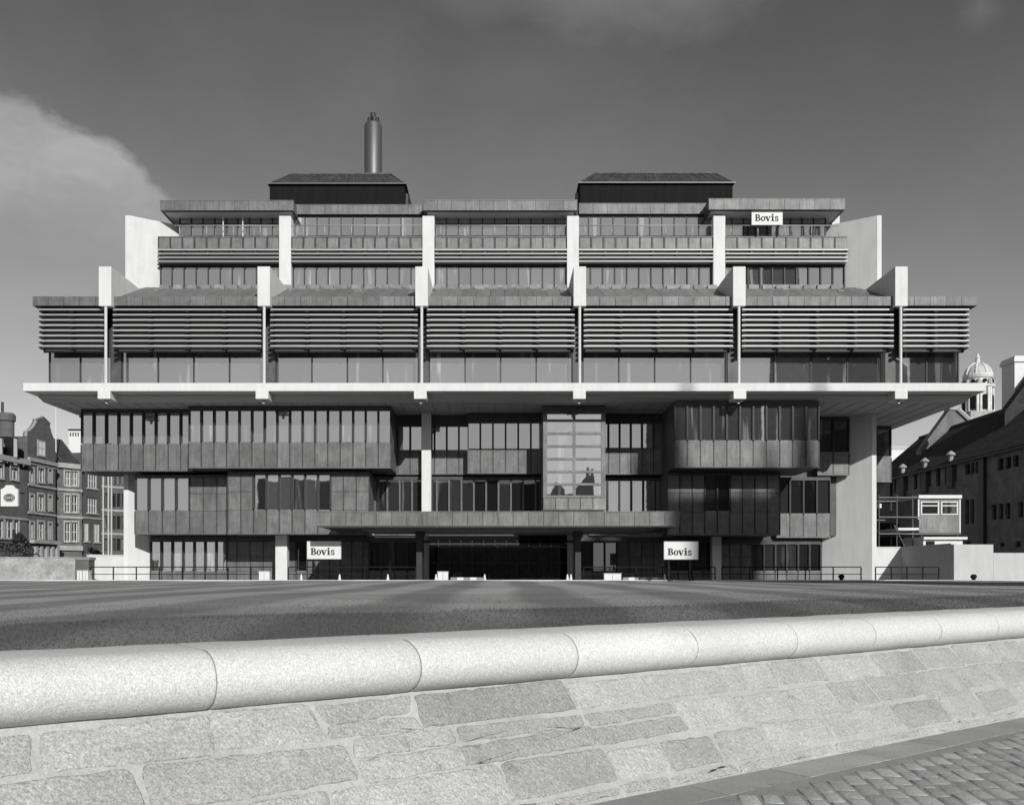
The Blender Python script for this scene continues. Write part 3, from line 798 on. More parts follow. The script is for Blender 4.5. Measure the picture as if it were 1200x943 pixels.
def stone(s0, s1, v0, v1, tone, h):
    j = lambda a: rn(-a, a)
    cs = [(s0+j(.03),v0+j(.02)),(s1+j(.03),v0+j(.02)),(s1+j(.03),v1+j(.02)),(s0+j(.03),v1+j(.02))]
    C_ = Vector(((s0+s1)/2,(v0+v1)/2)); pts = []
    for k in range(4):
        p = Vector(cs[k]); q = Vector(cs[(k+1)%4]); o_ = Vector(cs[k-1])
        cut = min(.2, rn(.012,.045)/max((q-p).length,.05)); cut2 = min(.2, rn(.012,.045)/max((o_-p).length,.05))
        pts.append(p+(o_-p)*cut2); pts.append(p+(q-p)*cut*.3+(o_-p)*cut2*.3); pts.append(p+(q-p)*cut)
        m_ = max(3, int((q-p).length/.07))
        nrm = Vector(((q-p).y, -(q-p).x)).normalized()
        for i in range(1, m_): pts.append(p+(q-p)*(i/m_)+nrm*j(.009))
    n0 = len(blk.v); K = len(pts); tilt = rn(-.002,.002), rn(-.0015,.0015)
    def hh_(q, hh): return hh+tilt[0]*(q.x-C_.x)/max(.2,(s1-s0))*2+tilt[1]*(q.y-C_.y)/.3*2
    rings_ = ((0,-.012),(.004,h*.35),(.014,h*.8),(.035,h))
    for (shrink, hh) in rings_:
        for p in pts:
            dlt = C_-p; l = dlt.length or 1; q = p+dlt*min(shrink/l, shrink*6)
            blk.v.append(tuple(sp_(q.x, q.y, hh_(q,hh)+(.0015*mn.noise((q.x*14,q.y*14,2.2)) if hh > 0 else 0))))
    for r_ in range(len(rings_)-1):
        for k in range(K):
            k2 = (k+1) % K; blk.f.append((n0+r_*K+k, n0+r_*K+k2, n0+(r_+1)*K+k2, n0+(r_+1)*K+k)); blk.t.append(tone)
    last = n0+(len(rings_)-1)*K
    for t_ in (.35,.7):
        for p in pts:
            q = p+(C_-p)*t_; blk.v.append(tuple(sp_(q.x, q.y, hh_(q,h)+.003*mn.noise((q.x*9,q.y*9,7.7)))))
        nl = len(blk.v)-K
        for k in range(K):
            k2 = (k+1) % K; blk.f.append((last+k, last+k2, nl+k2, nl+k)); blk.t.append(tone)
        last = nl
    blk.v.append(tuple(sp_(C_.x, C_.y, h+rn(0,.004)))); ce = len(blk.v)-1
    for k in range(K): blk.f.append((last+k, last+(k+1)%K, ce)); blk.t.append(tone)
rows = [(.715,.99),(.405,.705),(.105,.395),(.0,.095)]
seq = {0:[-2.2,-1.2,-.1,.95,1.92,2.62,3.33,4.72,5.55,6.55,7.25,8.1,9.0,9.9,10.7,11.6,12.4,13.4,14.6],
       1:[-2.4,-1.3,-.45,.5,1.45,2.75,3.55,4.75,5.75,6.5,7.9,8.6,9.4,10.4,11.2,12.3,13.2,14.2]}
for ri, (v0, v1) in enumerate(rows):
    cuts = []
    q_ = -9.5+ri*.37; sq = seq.get(ri)
    while q_ < 40:
        if sq and sq[0]-.3 < q_ < sq[-1]-.2: 
            cuts += [c_ for c_ in sq]; q_ = sq[-1]+rn(.6,1.2)
        else: cuts.append(q_); q_ += rn(.6,1.35) if ri < 3 else rn(.5,1.1)
    cuts.sort()
    for a_, b_ in zip(cuts[:-1], cuts[1:]):
        if b_-a_ < .2: continue
        if ri in (1,2) and 7 < a_ < 12: v0_, v1_ = v0+rn(-.02,.02), v1+rn(-.02,.02)
        else: v0_, v1_ = v0, v1
        tone = random.choice([rn(.78,.88), rn(.88,1.0), rn(.92,1.08), rn(.96,1.1), rn(1.04,1.18)])
        if ri == 0 and abs(a_-3.33) < .01: tone = .74
        if ri < 3 and rn(0,1) < .12 and b_-a_ > .7:
            vm = v0_+(v1_-v0_)*rn(.4,.6); stone(a_+.010, b_-.010, v0_+.008, vm-.012, tone*rn(.92,1.08), rn(.010,.014)); stone(a_+.016, b_-.016, vm+.012, v1_-.010, tone, rn(.010,.014))
        else: stone(a_+.016, b_-.016, v0_+.013, v1_-.013, tone, rn(.009,.014) if ri < 3 else .010)
blk.build('granite_blocks', 'block', rw, smooth=True)

# paving: plain slabs beside the wall then setts
pv = MB(); s_ = -10
while s_ < 34:
    L_ = rn(.7,1.3); t = rn(.85,1.2); z0 = rn(.0,.004)
    a, b = s_+.006, s_+L_-.006
    P = [wp(a,C0-.40,0),wp(b,C0-.40,0),wp(b,C0+.05,0),wp(a,C0+.05,0)]
    pv.prism([(p.x,p.y,-.028) for p in P], (0,0,.026+z0), t); s_ += L_
g = pv.build('pavement', 'paving'); tag(g, kind='structure')
MB_ = MB()
for (s0_, s1_, c0q, c1q, ns_, nc_) in ((-3,16,C0-5.3,C0-.36,380,98),(-10,-3,C0-6,C0-.36,14,4),(16,34,C0-6,C0-.36,30,6)):
    n0 = len(MB_.v)
    for i in range(ns_+1):
        for j in range(nc_+1):
            P_ = wp(s0_+(s1_-s0_)*i/ns_, c0q+(c1q-c0q)*j/nc_, 0); MB_.v.append((P_.x, P_.y, -.003+.005*mn.noise((P_.x*2.3,P_.y*2.3,0))+.004*mn.noise((P_.x*9,P_.y*9,3))))
    for i in range(ns_):
        for j in range(nc_): p = n0+i*(nc_+1)+j; MB_.f.append((p, p+nc_+1, p+nc_+2, p+1)); MB_.t.append(.66)
g = MB_.build('setts_bed', 'mortar'); tag(g, kind='structure')
st = MB()
E1 = Vector((.10,.995,0)).normalized(); E2 = Vector((.995,-.10,0))
q_ = -6.0
while q_ < 17:
    wd_ = rn(.13,.18); p_ = -2+rn(0,.3)
    while p_ < 17:
        L_ = rn(.24,.36); P = [(p_+.010,q_+.010),(p_+L_-.010,q_+.010),(p_+L_-.010,q_+wd_-.010),(p_+.010,q_+wd_-.010)]
        W_ = [E1*a+E2*b for a, b in P]; cs_ = [NW.dot(w) for w in W_]; ss_ = [DW.dot(w) for w in W_]
        if max(cs_) < C0-.40 and min(cs_) > C0-5.2 and -3 < ss_[0] < 16:
            z = rn(-.001,.005); tn_ = rn(.84,1.16); n0 = len(st.v); c_ = sum(W_, Vector())/4
            W2 = [w+Vector((rn(-.009,.009),rn(-.009,.009),0)) for w in W_]
            for (ins, zz) in ((0,-.025),(.004,z-.010),(.016,z-.002),(.034,z+.0015)):
                for w in W2:
                    d_ = c_-w; v = w+d_*(ins/d_.length); st.v.append((v.x, v.y, zz+(.002*mn.noise((v.x*11,v.y*11,.5)) if zz > -.02 else 0)))
            for r_ in range(3):
                for k in range(4):
                    k2 = (k+1) % 4; st.f.append((n0+r_*4+k2,n0+r_*4+k,n0+r_*4+4+k,n0+r_*4+4+k2)); st.t.append(tn_)
            st.f.append((n0+15,n0+14,n0+13,n0+12)); st.t.append(tn_)
        p_ += L_
    q_ += wd_
g = st.build('road_setts', 'sett', smooth=True); tag(g, kind='structure')

# ================================================================ FORECOURT FURNITURE
def railing(x0, x1, d, step, label, gapend=False, ymid=672.5):
    a, b = X(x0,d), X(x1,d); z = H(664,d); zm_ = H(ymid,d)
    root = empty('railing', ((a+b)/2,d,FLOOR), label, 'railing', 'black metal railings before the building')
    m = MB().box(a, b, d-.03, d+.03, z-.035, z+.02).build('top_rail', 'rail', root)
    MB().box(a, b, d-.015, d+.015, zm_-.02, zm_+.02).build('lower_rail', 'rail', root)
    n = max(1, round((b-a)/step))
    for i in range(n+1):
        q = a+(b-a)*i/n; MB().box(q-.028, q+.028, d-.028, d+.028, FLOOR, z-.037).build('post', 'rail', root)
railing(106, 321, 51.8, 1.35, 'long black railing at the left below the leftmost windows')
railing(338, 487, 51.8, 1.35, 'black railing behind the left name board')
railing(684, 838, 51.8, 1.35, 'black railing behind the right name board')
railing(846, 1009, 51.8, 1.5, 'black railing in front of the white right end wall')
railing(1026, 1100, 51.8, 1.0, 'short black railing at the far right before the low white wall')

def cabinet(x0, x1, y0, d, label):
    a, b = X(x0,d), X(x1,d); z = H(y0,d)
    root = empty('white_cabinet', ((a+b)/2,d,FLOOR), label, 'cabinet', 'white boxes along the kerb')
    MB().box(a, b, d, d+.5, FLOOR, z-.04).build('body', 'white', root, bevel=.015)
    MB().box(a-.02, b+.02, d-.02, d+.52, z-.038, z, .95).build('lid', 'white', root, bevel=.01)
    MB().box((a+b)/2-.008, (a+b)/2+.008, d-.006, d-.001, FLOOR+.1, z-.1).build('door_gap', 'rail', root)
cabinet(303.3, 315.7, 669, 51.3, 'small white box beside the left white column')
cabinet(512.8, 525, 669.3, 51.3, 'small white box left of the entrance doors')
cabinet(708, 728, 671.5, 51.3, 'wide low white box right of the entrance doors')
cabinet(90, 96, 668, 51.4, 'left one of two small white boxes before the brick gate pier')
cabinet(97, 103, 668, 51.4, 'right one of two small white boxes before the brick gate pier')

def cone(x, d, label, h=.42):
    q = X(x,d); base = 1.335-.0
    zz = H(672.5,d)
    root = empty('traffic_cone', (q,d,FLOOR), label, 'traffic cone', 'small pale traffic cones along the kerb')
    MB().box(q-.2, q+.2, d-.2, d+.2, FLOOR, FLOOR+.04, .9).build('base', 'white', root)
    MB().lathe((q,d,FLOOR+.04), [(.15,0),(.10,(zz-FLOOR)*.45),(.03,zz-FLOOR-.04)], 14).build('body', 'white', root, smooth=False)
for x, l in ((353,'pale traffic cone just below the left edge of the left name board'),(398,'pale traffic cone below the right edge of the left name board'),(454.5,'pale traffic cone standing left of the canopy pillar'),(511,'pale traffic cone touching the left side of the small white box by the doors'),(568,'pale traffic cone in front of the entrance doors'),(665,'left one of two pale cones at the right canopy pillar'),(669,'right one of two pale cones at the right canopy pillar'),(779,'pale traffic cone right of the low striped barrier')):
    cone(x, 51.15, l)
def barrier(x0, x1, label):
    d = 51.1; a, b = X(x0,d), X(x1,d); z1 = H(676.3,d); n = int((b-a)/.32)
    root = empty('barrier_plank', ((a+b)/2,d,FLOOR), label, 'barrier', 'low striped barriers')
    m = MB()
    for i in range(n): m.box(a+(b-a)*i/n, a+(b-a)*(i+1)/n, d, d+.04, z1-.16, z1, 1. if i % 2 else .35)
    m.build('plank', 'white', root)
    for q in (a+.15, b-.15): MB().box(q-.03, q+.03, d+.045, d+.1, FLOOR, z1-.02).build('leg', 'rail', root)
barrier(528, 566, 'low striped barrier plank left of the doors'); barrier(730, 778, 'low striped barrier plank right of the doors')
def bollard_light(x, d, label):
    q = X(x,d); zt = H(677,d)
    root = empty('bollard_light', (q,d,FLOOR), label, 'bollard', 'squat dark bollards')
    MB().tube((q,d,FLOOR),(q,d,zt), .11, 14).build('post', 'rail', root)
    MB().lathe((q,d,zt), [(.15,0),(.17,.06),(.15,.15),(.09,.2),(.0,.22)], 14).build('cap', 'rail', root, smooth=True)
bollard_light(986, 51.3, 'squat dark bollard before the white right end wall')
bollard_light(1141, 51.3, 'squat dark bollard before the low white wall at far right')
bollard_light(1007, 51.25, 'squat dark bollard between the railings') if False else None

# low white walls right
def lowwall(name, pts, zt, m, label, cat='wall', th=.3, coping=True, zb=None, tone=1.):
    zb = FLOOR if zb is None else zb
    c = Vector((sum(p[0] for p in pts)/len(pts), sum(p[1] for p in pts)/len(pts), zb))
    root = empty(name, tuple(c), label, cat)
    b = MB(); cp = MB()
    for (p, q) in zip(pts[:-1], pts[1:]):
        d_ = (Vector(q)-Vector(p)); L_ = d_.length; d_.normalize(); nn = Vector((-d_.y,d_.x))*th
        if nn.y < 0: nn = -nn
        P = Vector(p); Q = Vector(q)
        b.prism([(P.x,P.y,zb),(Q.x,Q.y,zb),(Q.x+nn.x,Q.y+nn.y,zb),(P.x+nn.x,P.y+nn.y,zb)], (0,0,zt-zb), tone)
        e = nn.normalized()*.03
        cp.prism([(P.x-e.x,P.y-e.y,zt+.001),(Q.x-e.x,Q.y-e.y,zt+.001),(Q.x+nn.x+e.x,Q.y+nn.y+e.y,zt+.001),(P.x+nn.x+e.x,P.y+nn.y+e.y,zt+.001)], (0,0,.06), tone)
    b.build('wall_face', m, root)
    if coping: cp.build('coping', m, root)
    return root
lowwall('low_wall', [(X(1026,60),60),(X(1056,60),60)], EYE+1.8, 'concrete', 'low white wall joining the right end wall')
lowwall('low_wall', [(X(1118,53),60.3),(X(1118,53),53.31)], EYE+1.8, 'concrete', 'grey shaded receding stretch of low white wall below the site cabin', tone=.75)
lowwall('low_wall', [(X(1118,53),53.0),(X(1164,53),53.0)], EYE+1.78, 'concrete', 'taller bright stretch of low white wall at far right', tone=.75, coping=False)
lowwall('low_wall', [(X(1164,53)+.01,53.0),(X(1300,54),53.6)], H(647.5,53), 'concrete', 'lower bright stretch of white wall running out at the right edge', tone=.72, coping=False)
lowwall('low_wall', [(X(104,58),58),(X(150,60),60)], H(650.5,58), 'concrete', 'low white wall at the left joining the left end wall')
lowwall('stone_wall', [(X(-90,56),56),(X(88,57),57)], H(653.5,56.5), 'rubble', 'rough old stone wall at the left edge beyond the lawn')
def pier():
    d = 55; a, b = X(88.5,d), X(104,d)
    root = empty('gate_pier', ((a+b)/2,d,FLOOR), 'dark brick gate pier between the stone wall and the white wall', 'gate pier')
    MB().box(a, b, d, d+.8, FLOOR, H(656,d)).build('shaft', 'brick', root); MB().box(a-.05, b+.05, d-.05, d+.85, H(656,d)+.001, H(652.5,d), .6).build('cap', 'stone', root)
pier()

# ================================================================ OLD BUILDINGS
class Facade:
    """vertical plane through plan points P0->P1; pixel (x,y) -> (u, z)"""
    def __init__(s, x0, d0, x1, d1):
        s.P = Vector((X(x0,d0), d0)); s.Q = Vector((X(x1,d1), d1)); s.L = (s.Q-s.P).length; s.u = (s.Q-s.P).normalized()
        s.n = Vector((s.u.y, -s.u.x))      # outward normal
        if s.n.dot(-s.P) < 0: s.n = -s.n
    def uz(s, x, y):
        k = (x-CX)/F       # ray (k,1)*t
        den = k*s.u.y-s.u.x; t = (s.P.y*s.u.x-s.P.x*s.u.y)/(1*s.u.x-k*s.u.y)
        u = (Vector((k*t,t))-s.P).dot(s.u); return u, EYE+(CY-y)/F*t
    def pt(s, u, z, o=0.): p = s.P+s.u*u+s.n*o; return (p.x, p.y, z)
    def box(s, m, u0, u1, z0, z1, o0, o1, tone=1.):
        m.prism([s.pt(u0,z0,o0), s.pt(u1,z0,o0), s.pt(u1,z0,o1), s.pt(u0,z0,o1)], (0,0,z1-z0), tone)
    def wall(s, m, holes, u0, u1, z0, z1, rev=.18, tone=1.):
        us = sorted(set([u0,u1]+[h[0] for h in holes]+[h[1] for h in holes])); zs = sorted(set([z0,z1]+[h[2] for h in holes]+[h[3] for h in holes]))
        us = [u for u in us if u0 <= u <= u1]; zs = [z for z in zs if z0 <= z <= z1]
        for a, b in zip(us[:-1], us[1:]):
            for c, d in zip(zs[:-1], zs[1:]):
                mu, mz = (a+b)/2, (c+d)/2
                if any(h[0] < mu < h[1] and h[2] < mz < h[3] for h in holes): continue
                m.poly([s.pt(a,c), s.pt(b,c), s.pt(b,d), s.pt(a,d)], tone)
        for h in holes:
            a, b, c, d = h[:4]
            for q in ([(a,c),(b,c)],[(b,c),(b,d)],[(b,d),(a,d)],[(a,d),(a,c)]):
                m.poly([s.pt(*q[0]), s.pt(*q[1]), s.pt(*q[1],-rev), s.pt(*q[0],-rev)], tone)
def window(fc, root, h, nx=2, nz=2, m='white', gl='glassold', t=.07, rev=.14, sill='stone', surround=None):
    a, b, c, d = h
    f = MB(); fc.box(f, a, a+t, c, d, -rev-.05, -rev+.02); fc.box(f, b-t, b, c, d, -rev-.05, -rev+.02)
    fc.box(f, a+t, b-t, c, c+t, -rev-.05, -rev+.018); fc.box(f, a+t, b-t, d-t, d, -rev-.05, -rev+.018)
    for i in range(1, nx): q = a+(b-a)*i/nx; fc.box(f, q-t*.5, q+t*.5, c+t, d-t, -rev-.05, -rev+.012)
    for i in range(1, nz): q = c+(d-c)*i/nz; fc.box(f, a+t, b-t, q-t*.4, q+t*.4, -rev-.05, -rev+.008)
    w = f.build('window', m, root)
    g = MB(); g.poly([fc.pt(a,c,-rev-.03), fc.pt(b,c,-rev-.03), fc.pt(b,d,-rev-.03), fc.pt(a,d,-rev-.03)], rn(.5,2.5)); g.build('pane', gl, w)
    if sill: q = MB(); fc.box(q, a-.1, b+.1, c-.14, c-.002, .002, .12); q.build('sill', sill, w)
    if surround:
        q = MB(); fc.box(q, a-.16, a-.002, c, d+.2, .003, .06); fc.box(q, b+.002, b+.16, c, d+.2, .003, .06); fc.box(q, a, b, d+.002, d+.2, .003, .05); q.build('surround', surround, w)

def old_building(label, x0, d0, x1, d1, ytop0, wins, wallm='brick', bands=(), depth=9, roof=None, extra=None, tone=1., nx=2, nz=2, frame='white', surround='stone', name='brick_building', zb=.5, sill='stone'):
    fc = Facade(x0, d0, x1, d1); zt = H(ytop0, d0)
    mid = fc.pt(fc.L/2, FLOOR)
    root = empty(name, mid, label, 'building')
    holes = []
    for (a, b, c, d) in wins:      # pixel rect a..b, c(top)..d(bottom)
        u0, z1 = fc.uz(a, c); u1, z0 = fc.uz(b, d); 
        um, z1 = fc.uz((a+b)/2, c); _, z0 = fc.uz((a+b)/2, d)
        holes.append((u0, u1, z0, z1))
    m = MB(); fc.wall(m, holes, 0, fc.L, zb, zt, tone=tone)
    # sides, back
    B = lambda u, z: fc.pt(u, z, -depth)
    m.poly([fc.pt(0,zb), fc.pt(0,zt), B(0,zt), B(0,zb)], tone); m.poly([fc.pt(fc.L,zb), B(fc.L,zb), B(fc.L,zt), fc.pt(fc.L,zt)], tone)
    m.poly([B(0,zb),B(0,zt),B(fc.L,zt),B(fc.L,zb)], tone); m.poly([fc.pt(0,zt), fc.pt(fc.L,zt), B(fc.L,zt), B(0,zt)], tone)
    m.build('wall', wallm, root)
    for h in holes: window(fc, root, h, nx, nz, m=frame, surround=surround, sill=sill)
    for (y, th, pr) in bands:
        _, z = fc.uz((x0+x1)/2, y); q = MB(); fc.box(q, -.02, fc.L+.02, z-th/2, z+th/2, .004, pr); q.build('string_course', 'stone', root)
    if roof:
        h, inset = roof; q = MB()
        v0 = [fc.pt(-.1,zt+.01,.25), fc.pt(fc.L+.1,zt+.01,.25), fc.pt(fc.L+.1,zt+.01,-depth), fc.pt(-.1,zt+.01,-depth)]
        v1 = [fc.pt(inset,zt+h,-depth*.4), fc.pt(fc.L-inset,zt+h,-depth*.4), fc.pt(fc.L-inset,zt+h,-depth*.6), fc.pt(inset,zt+h,-depth*.6)]
        q.v += v0+v1; q.f += [(3,2,1,0),(4,5,6,7)]+[(k,(k+1)%4,4+(k+1)%4,4+k) for k in range(4)]; q.t += [1.]*6
        q.build('roof', 'slate', root)
    if extra: extra(fc, root, zt)
    return root

# far left: house with attic dormers, a turret chimney and a hanging board
def ex1(fc, root, zt):
    # attic with dormers
    q = MB(); 
    for (a, b) in ((-3,3),(14,20.5)):
        u0, z1 = fc.uz(a,511); u1, z0 = fc.uz(b,531); fc.box(q, u0, u1, zt, z1, -1.0, .05, 1.); 
        w_ = MB(); fc.box(w_, u0+.15, u1-.15, zt+.35, z1-.15, .055, .07, 1.); d_ = w_.build('dormer_pane', 'glassold', root)
    q.build('dormer', 'darkstone', root)
    q = MB(); fc.box(q, 0, fc.L, zt, zt+1.9, -3.5, -.5, .8); q.build('attic_roof', 'slate', root)
    p = (X(8,84),84.0,0)
    zc_ = H(506,84); MB().lathe((p[0],p[1],zc_), [(.62,-.5),(.62,.9),(.74,1.0),(.74,1.5),(.6,1.7)], 14).build('chimney', 'brick', root)
    MB().tube((p[0]-.4,p[1],zc_+1.6),(p[0]-.4,p[1],H(471,84)), .12, 8).build('chimney_pot', 'dark', root)
    # shop window
    q = MB(); u0, z1 = fc.uz(-60,634); u1, z0 = fc.uz(31,637.5); fc.box(q, u0, fc.L, z0, z1, .01, .6, .8); q.build('shop_fascia', 'slate', root)
b1 = old_building('dark brick house at the left edge with white attic dormers and a hanging board', -60, 78, 32, 89, 534,
    [(-4,3.5,539,560),(12.5,21,541,562),(-20,-11,539,560),(-3,4.5,608,630),(5.5,15,608.5,630.5),(16,21.5,609,631),(-18,-8,571,592)], bands=((533,.5,.35),(604,.2,.1)), extra=ex1)
# gabled ornate house
def ex2(fc, root, zt):
    q = MB(); L_ = fc.L; zg = fc.uz(48,487)[1]; z0 = zt
    pts = [(.0,z0-.01),(L_,z0-.01),(L_*.985,z0+.25),(L_*.93,z0+.5),(L_*.86,z0+.95),(L_*.80,z0+1.5),(L_*.80,zg-.55),(L_*.84,zg-.5),(L_*.58,zg),(L_*.32,zg-.5),(L_*.36,zg-.55),(L_*.30,z0+1.45),(L_*.20,z0+.95),(L_*.10,z0+.6),(L_*.02,z0+.45)]
    q.prism([fc.pt(u,z,.0) for u, z in pts], tuple(Vector(fc.pt(0,0,-.5))-Vector(fc.pt(0,0,0))), 1.)
    gb = q.build('gable', 'brick', root)
    q = MB()
    pr = pts[1:]+[pts[0]]
    for a, b in zip(pr[:-1], pr[1:]):
        pa = Vector(fc.pt(a[0],a[1],-.2)); pb = Vector(fc.pt(b[0],b[1],-.2)); q.tube(pa, pb, .11, 6)
    q.build('gable_coping', 'stone', gb)
    u0, z1 = fc.uz(44.5,517); u1, zz0 = fc.uz(51.5,534)
    f = MB(); fc.box(f, u0-.15, u1+.15, zz0-.15, z1+.15, .01, .10); w_ = f.build('window', 'stone', gb)
    g = MB(); um = (u0+u1)/2
    for (a, b) in ((u0, um-.05), (um+.05, u1)):
        for (c, d) in ((zz0, (zz0+z1)/2-.04), ((zz0+z1)/2+.04, z1)): fc.box(g, a, b, c, d, .101, .11)
    g.build('pane', 'glassold', gb)
    # carved ground floor arcade
    q = MB()
    for x in (38, 44, 51, 57, 63):
        u, _ = fc.uz(x,640); fc.box(q, u-.2, u+.2, FLOOR, fc.uz(x,640)[1], .01, .5); 
    fc.box(q, 0, L_, fc.uz(48,634)[1]-.25, fc.uz(48,633)[1], .01, .7)
    q.build('arcade', 'stone', root)
    q = MB()
    for a, b in ((38,44),(44,51),(51,57),(57,63)):
        u0, _ = fc.uz(a,640); u1, _ = fc.uz(b,640); fc.box(q, u0+.2, u1-.2, FLOOR, fc.uz(a,640)[1]-.1, .012, .05)
    q.build('shop_window', 'glassdark', root)
w2 = []
for (c, d) in ((549,565),(580,598),(612,631)):
    w2 += [(35.5,39.5,c,d),(44.5,51.5,c-.5,d),(57,60.5,c+1,d)]
old_building('ornate brick house with a curved stone-edged gable', 32.3, 89.2, 65, 94, 511, w2, bands=((541,.35,.25),(570,.2,.12),(602,.2,.12),(545.5,.15,.1)), extra=ex2)
w3 = []
for (c, d) in ((552,569),(580,600),(612,634)): w3 += [(76,82.5,c,d),(84,91,c,d)]
old_building('pale-banded house with paired arched windows and a steep slate roof', 67, 95.5, 96, 97.5, 546, w3, wallm='darkstone', bands=((546,.5,.3),(574,.25,.12),(606,.25,.12),(642,.5,.2)), roof=(3.4,.3), tone=.8, depth=10)
w4 = [(102,114,555,572),(102,114,583,601),(98.5,104.5,612,634),(110,117,613,635)]
old_building('plain dark brick house with tall white mullioned windows', 96.5, 98, 119, 101, 530, w4, bands=((607,.15,.06),), depth=6, tone=.8, nx=4, nz=2, surround=None, zb=.5)
w5 = []
for (c, d) in ((551,568),(578,594),(604.5,620),(631,645)): w5 += [(122,128.5,c,d),(132,136,c,d),(137,141.5,c,d),(142.5,146.5,c,d)]
def ex5(fc, root, zt):
    q = MB()
    for x in (120.5, 126.5, 130.2):
        u, _ = fc.uz(x,600); fc.box(q, u-.06, u+.06, FLOOR, zt, .01, .12, .8)
    q.build('downpipe', 'white', root)
old_building('modern brick block with strip windows and white pipes beside the left end wall', 119, 101, 186, 106, 540, w5, bands=((572,.2,.05),(599,.2,.05),(626,.2,.05)), nx=1, nz=1, frame='dark', surround=None, extra=ex5, sill=None)
# hanging board with oval emblem
def board():
    d = 80.5; a, b = X(.8,d), X(20.8,d); za, zb_ = H(593,d), H(573,d); c = (a+b)/2
    root = empty('hanging_sign', (c,d,za), 'white projecting board with a dark oval emblem on the leftmost brick house', 'sign')
    MB().prism([(a,d,za),(b,d,za),(b,d,zb_),(c+.45,d,zb_+.12),(c+.3,d,zb_+.35),(c-.3,d,zb_+.35),(c-.45,d,zb_+.12),(a,d,zb_)], (0,.25,0)).build('board', 'white', root)
    z = (za+zb_)/2
    def ell(rx, rz, y): return [(c+rx*math.cos(t), y, z+rz*math.sin(t)) for t in [2*math.pi*k/28 for k in range(28)]]
    MB().prism(ell(.50,.36,d-.02), (0,.015,0)).build('oval', 'ink', root)
    m = MB()
    for k in range(28):
        t0, t1 = 2*math.pi*k/28, 2*math.pi*(k+1)/28
        m.prism([(c+r1*math.cos(t), d-.03, z+r2*math.sin(t)) for (r1, r2, t) in ((.44,.30,t0),(.44,.30,t1),(.41,.27,t1),(.41,.27,t0))], (0,.008,0))
    for i, x in enumerate((-.26,-.09,.08,.25)):
        m.box(c+x-.05, c+x-.015, d-.03, d-.022, z-.11, z+.11); m.box(c+x+.025, c+x+.05, d-.031, d-.022, z-.08 if i % 2 else z, z+.08); m.box(c+x-.014, c+x+.05, d-.032, d-.022, z+.08, z+.11); m.box(c+x-.014, c+x+.05, d-.033, d-.022, z-.11, z-.08)
    m.build('emblem_marks', 'white', root)
    MB().box(c-.05, c+.05, d+.251, d+2.5, zb_-.2, zb_-.1).build('bracket', 'rail', root)
board()
# flagpole and rooftop box
d = 96
fp = empty('flagpole', (X(65.5,d),d,H(545,d)), 'thin white flagpole rising behind the curved gable', 'flagpole')
MB().tube((X(65.5,d),d,H(548,d)),(X(65.5,d),d,H(476,d)), .07, 8, .04).build('pole', 'white', fp); MB().lathe((X(65.5,d),d,H(476,d)), [(.02,0),(.09,.06),(.09,.12),(.02,.2)], 8).build('finial', 'white', fp)
d = 125
rb = empty('rooftop_building', (X(88,d),d,FLOOR), 'far pale roof-top room showing above the slate roof', 'building')
MB().box(X(80.5,d), X(100,d), d, d+6, FLOOR, H(504,d)).build('wall', 'white', rb); MB().box(X(80,d), X(101,d), d-.2, d+6.2, H(504,d)+.01, H(502.8,d)).build('roof', 'slate', rb)
q = MB()
for i in range(4): q.box(X(82+i*3,d), X(83.6+i*3,d), d-.05, d-.01, H(511,d), H(506.5,d))
q.build('window', 'glassold', rb)

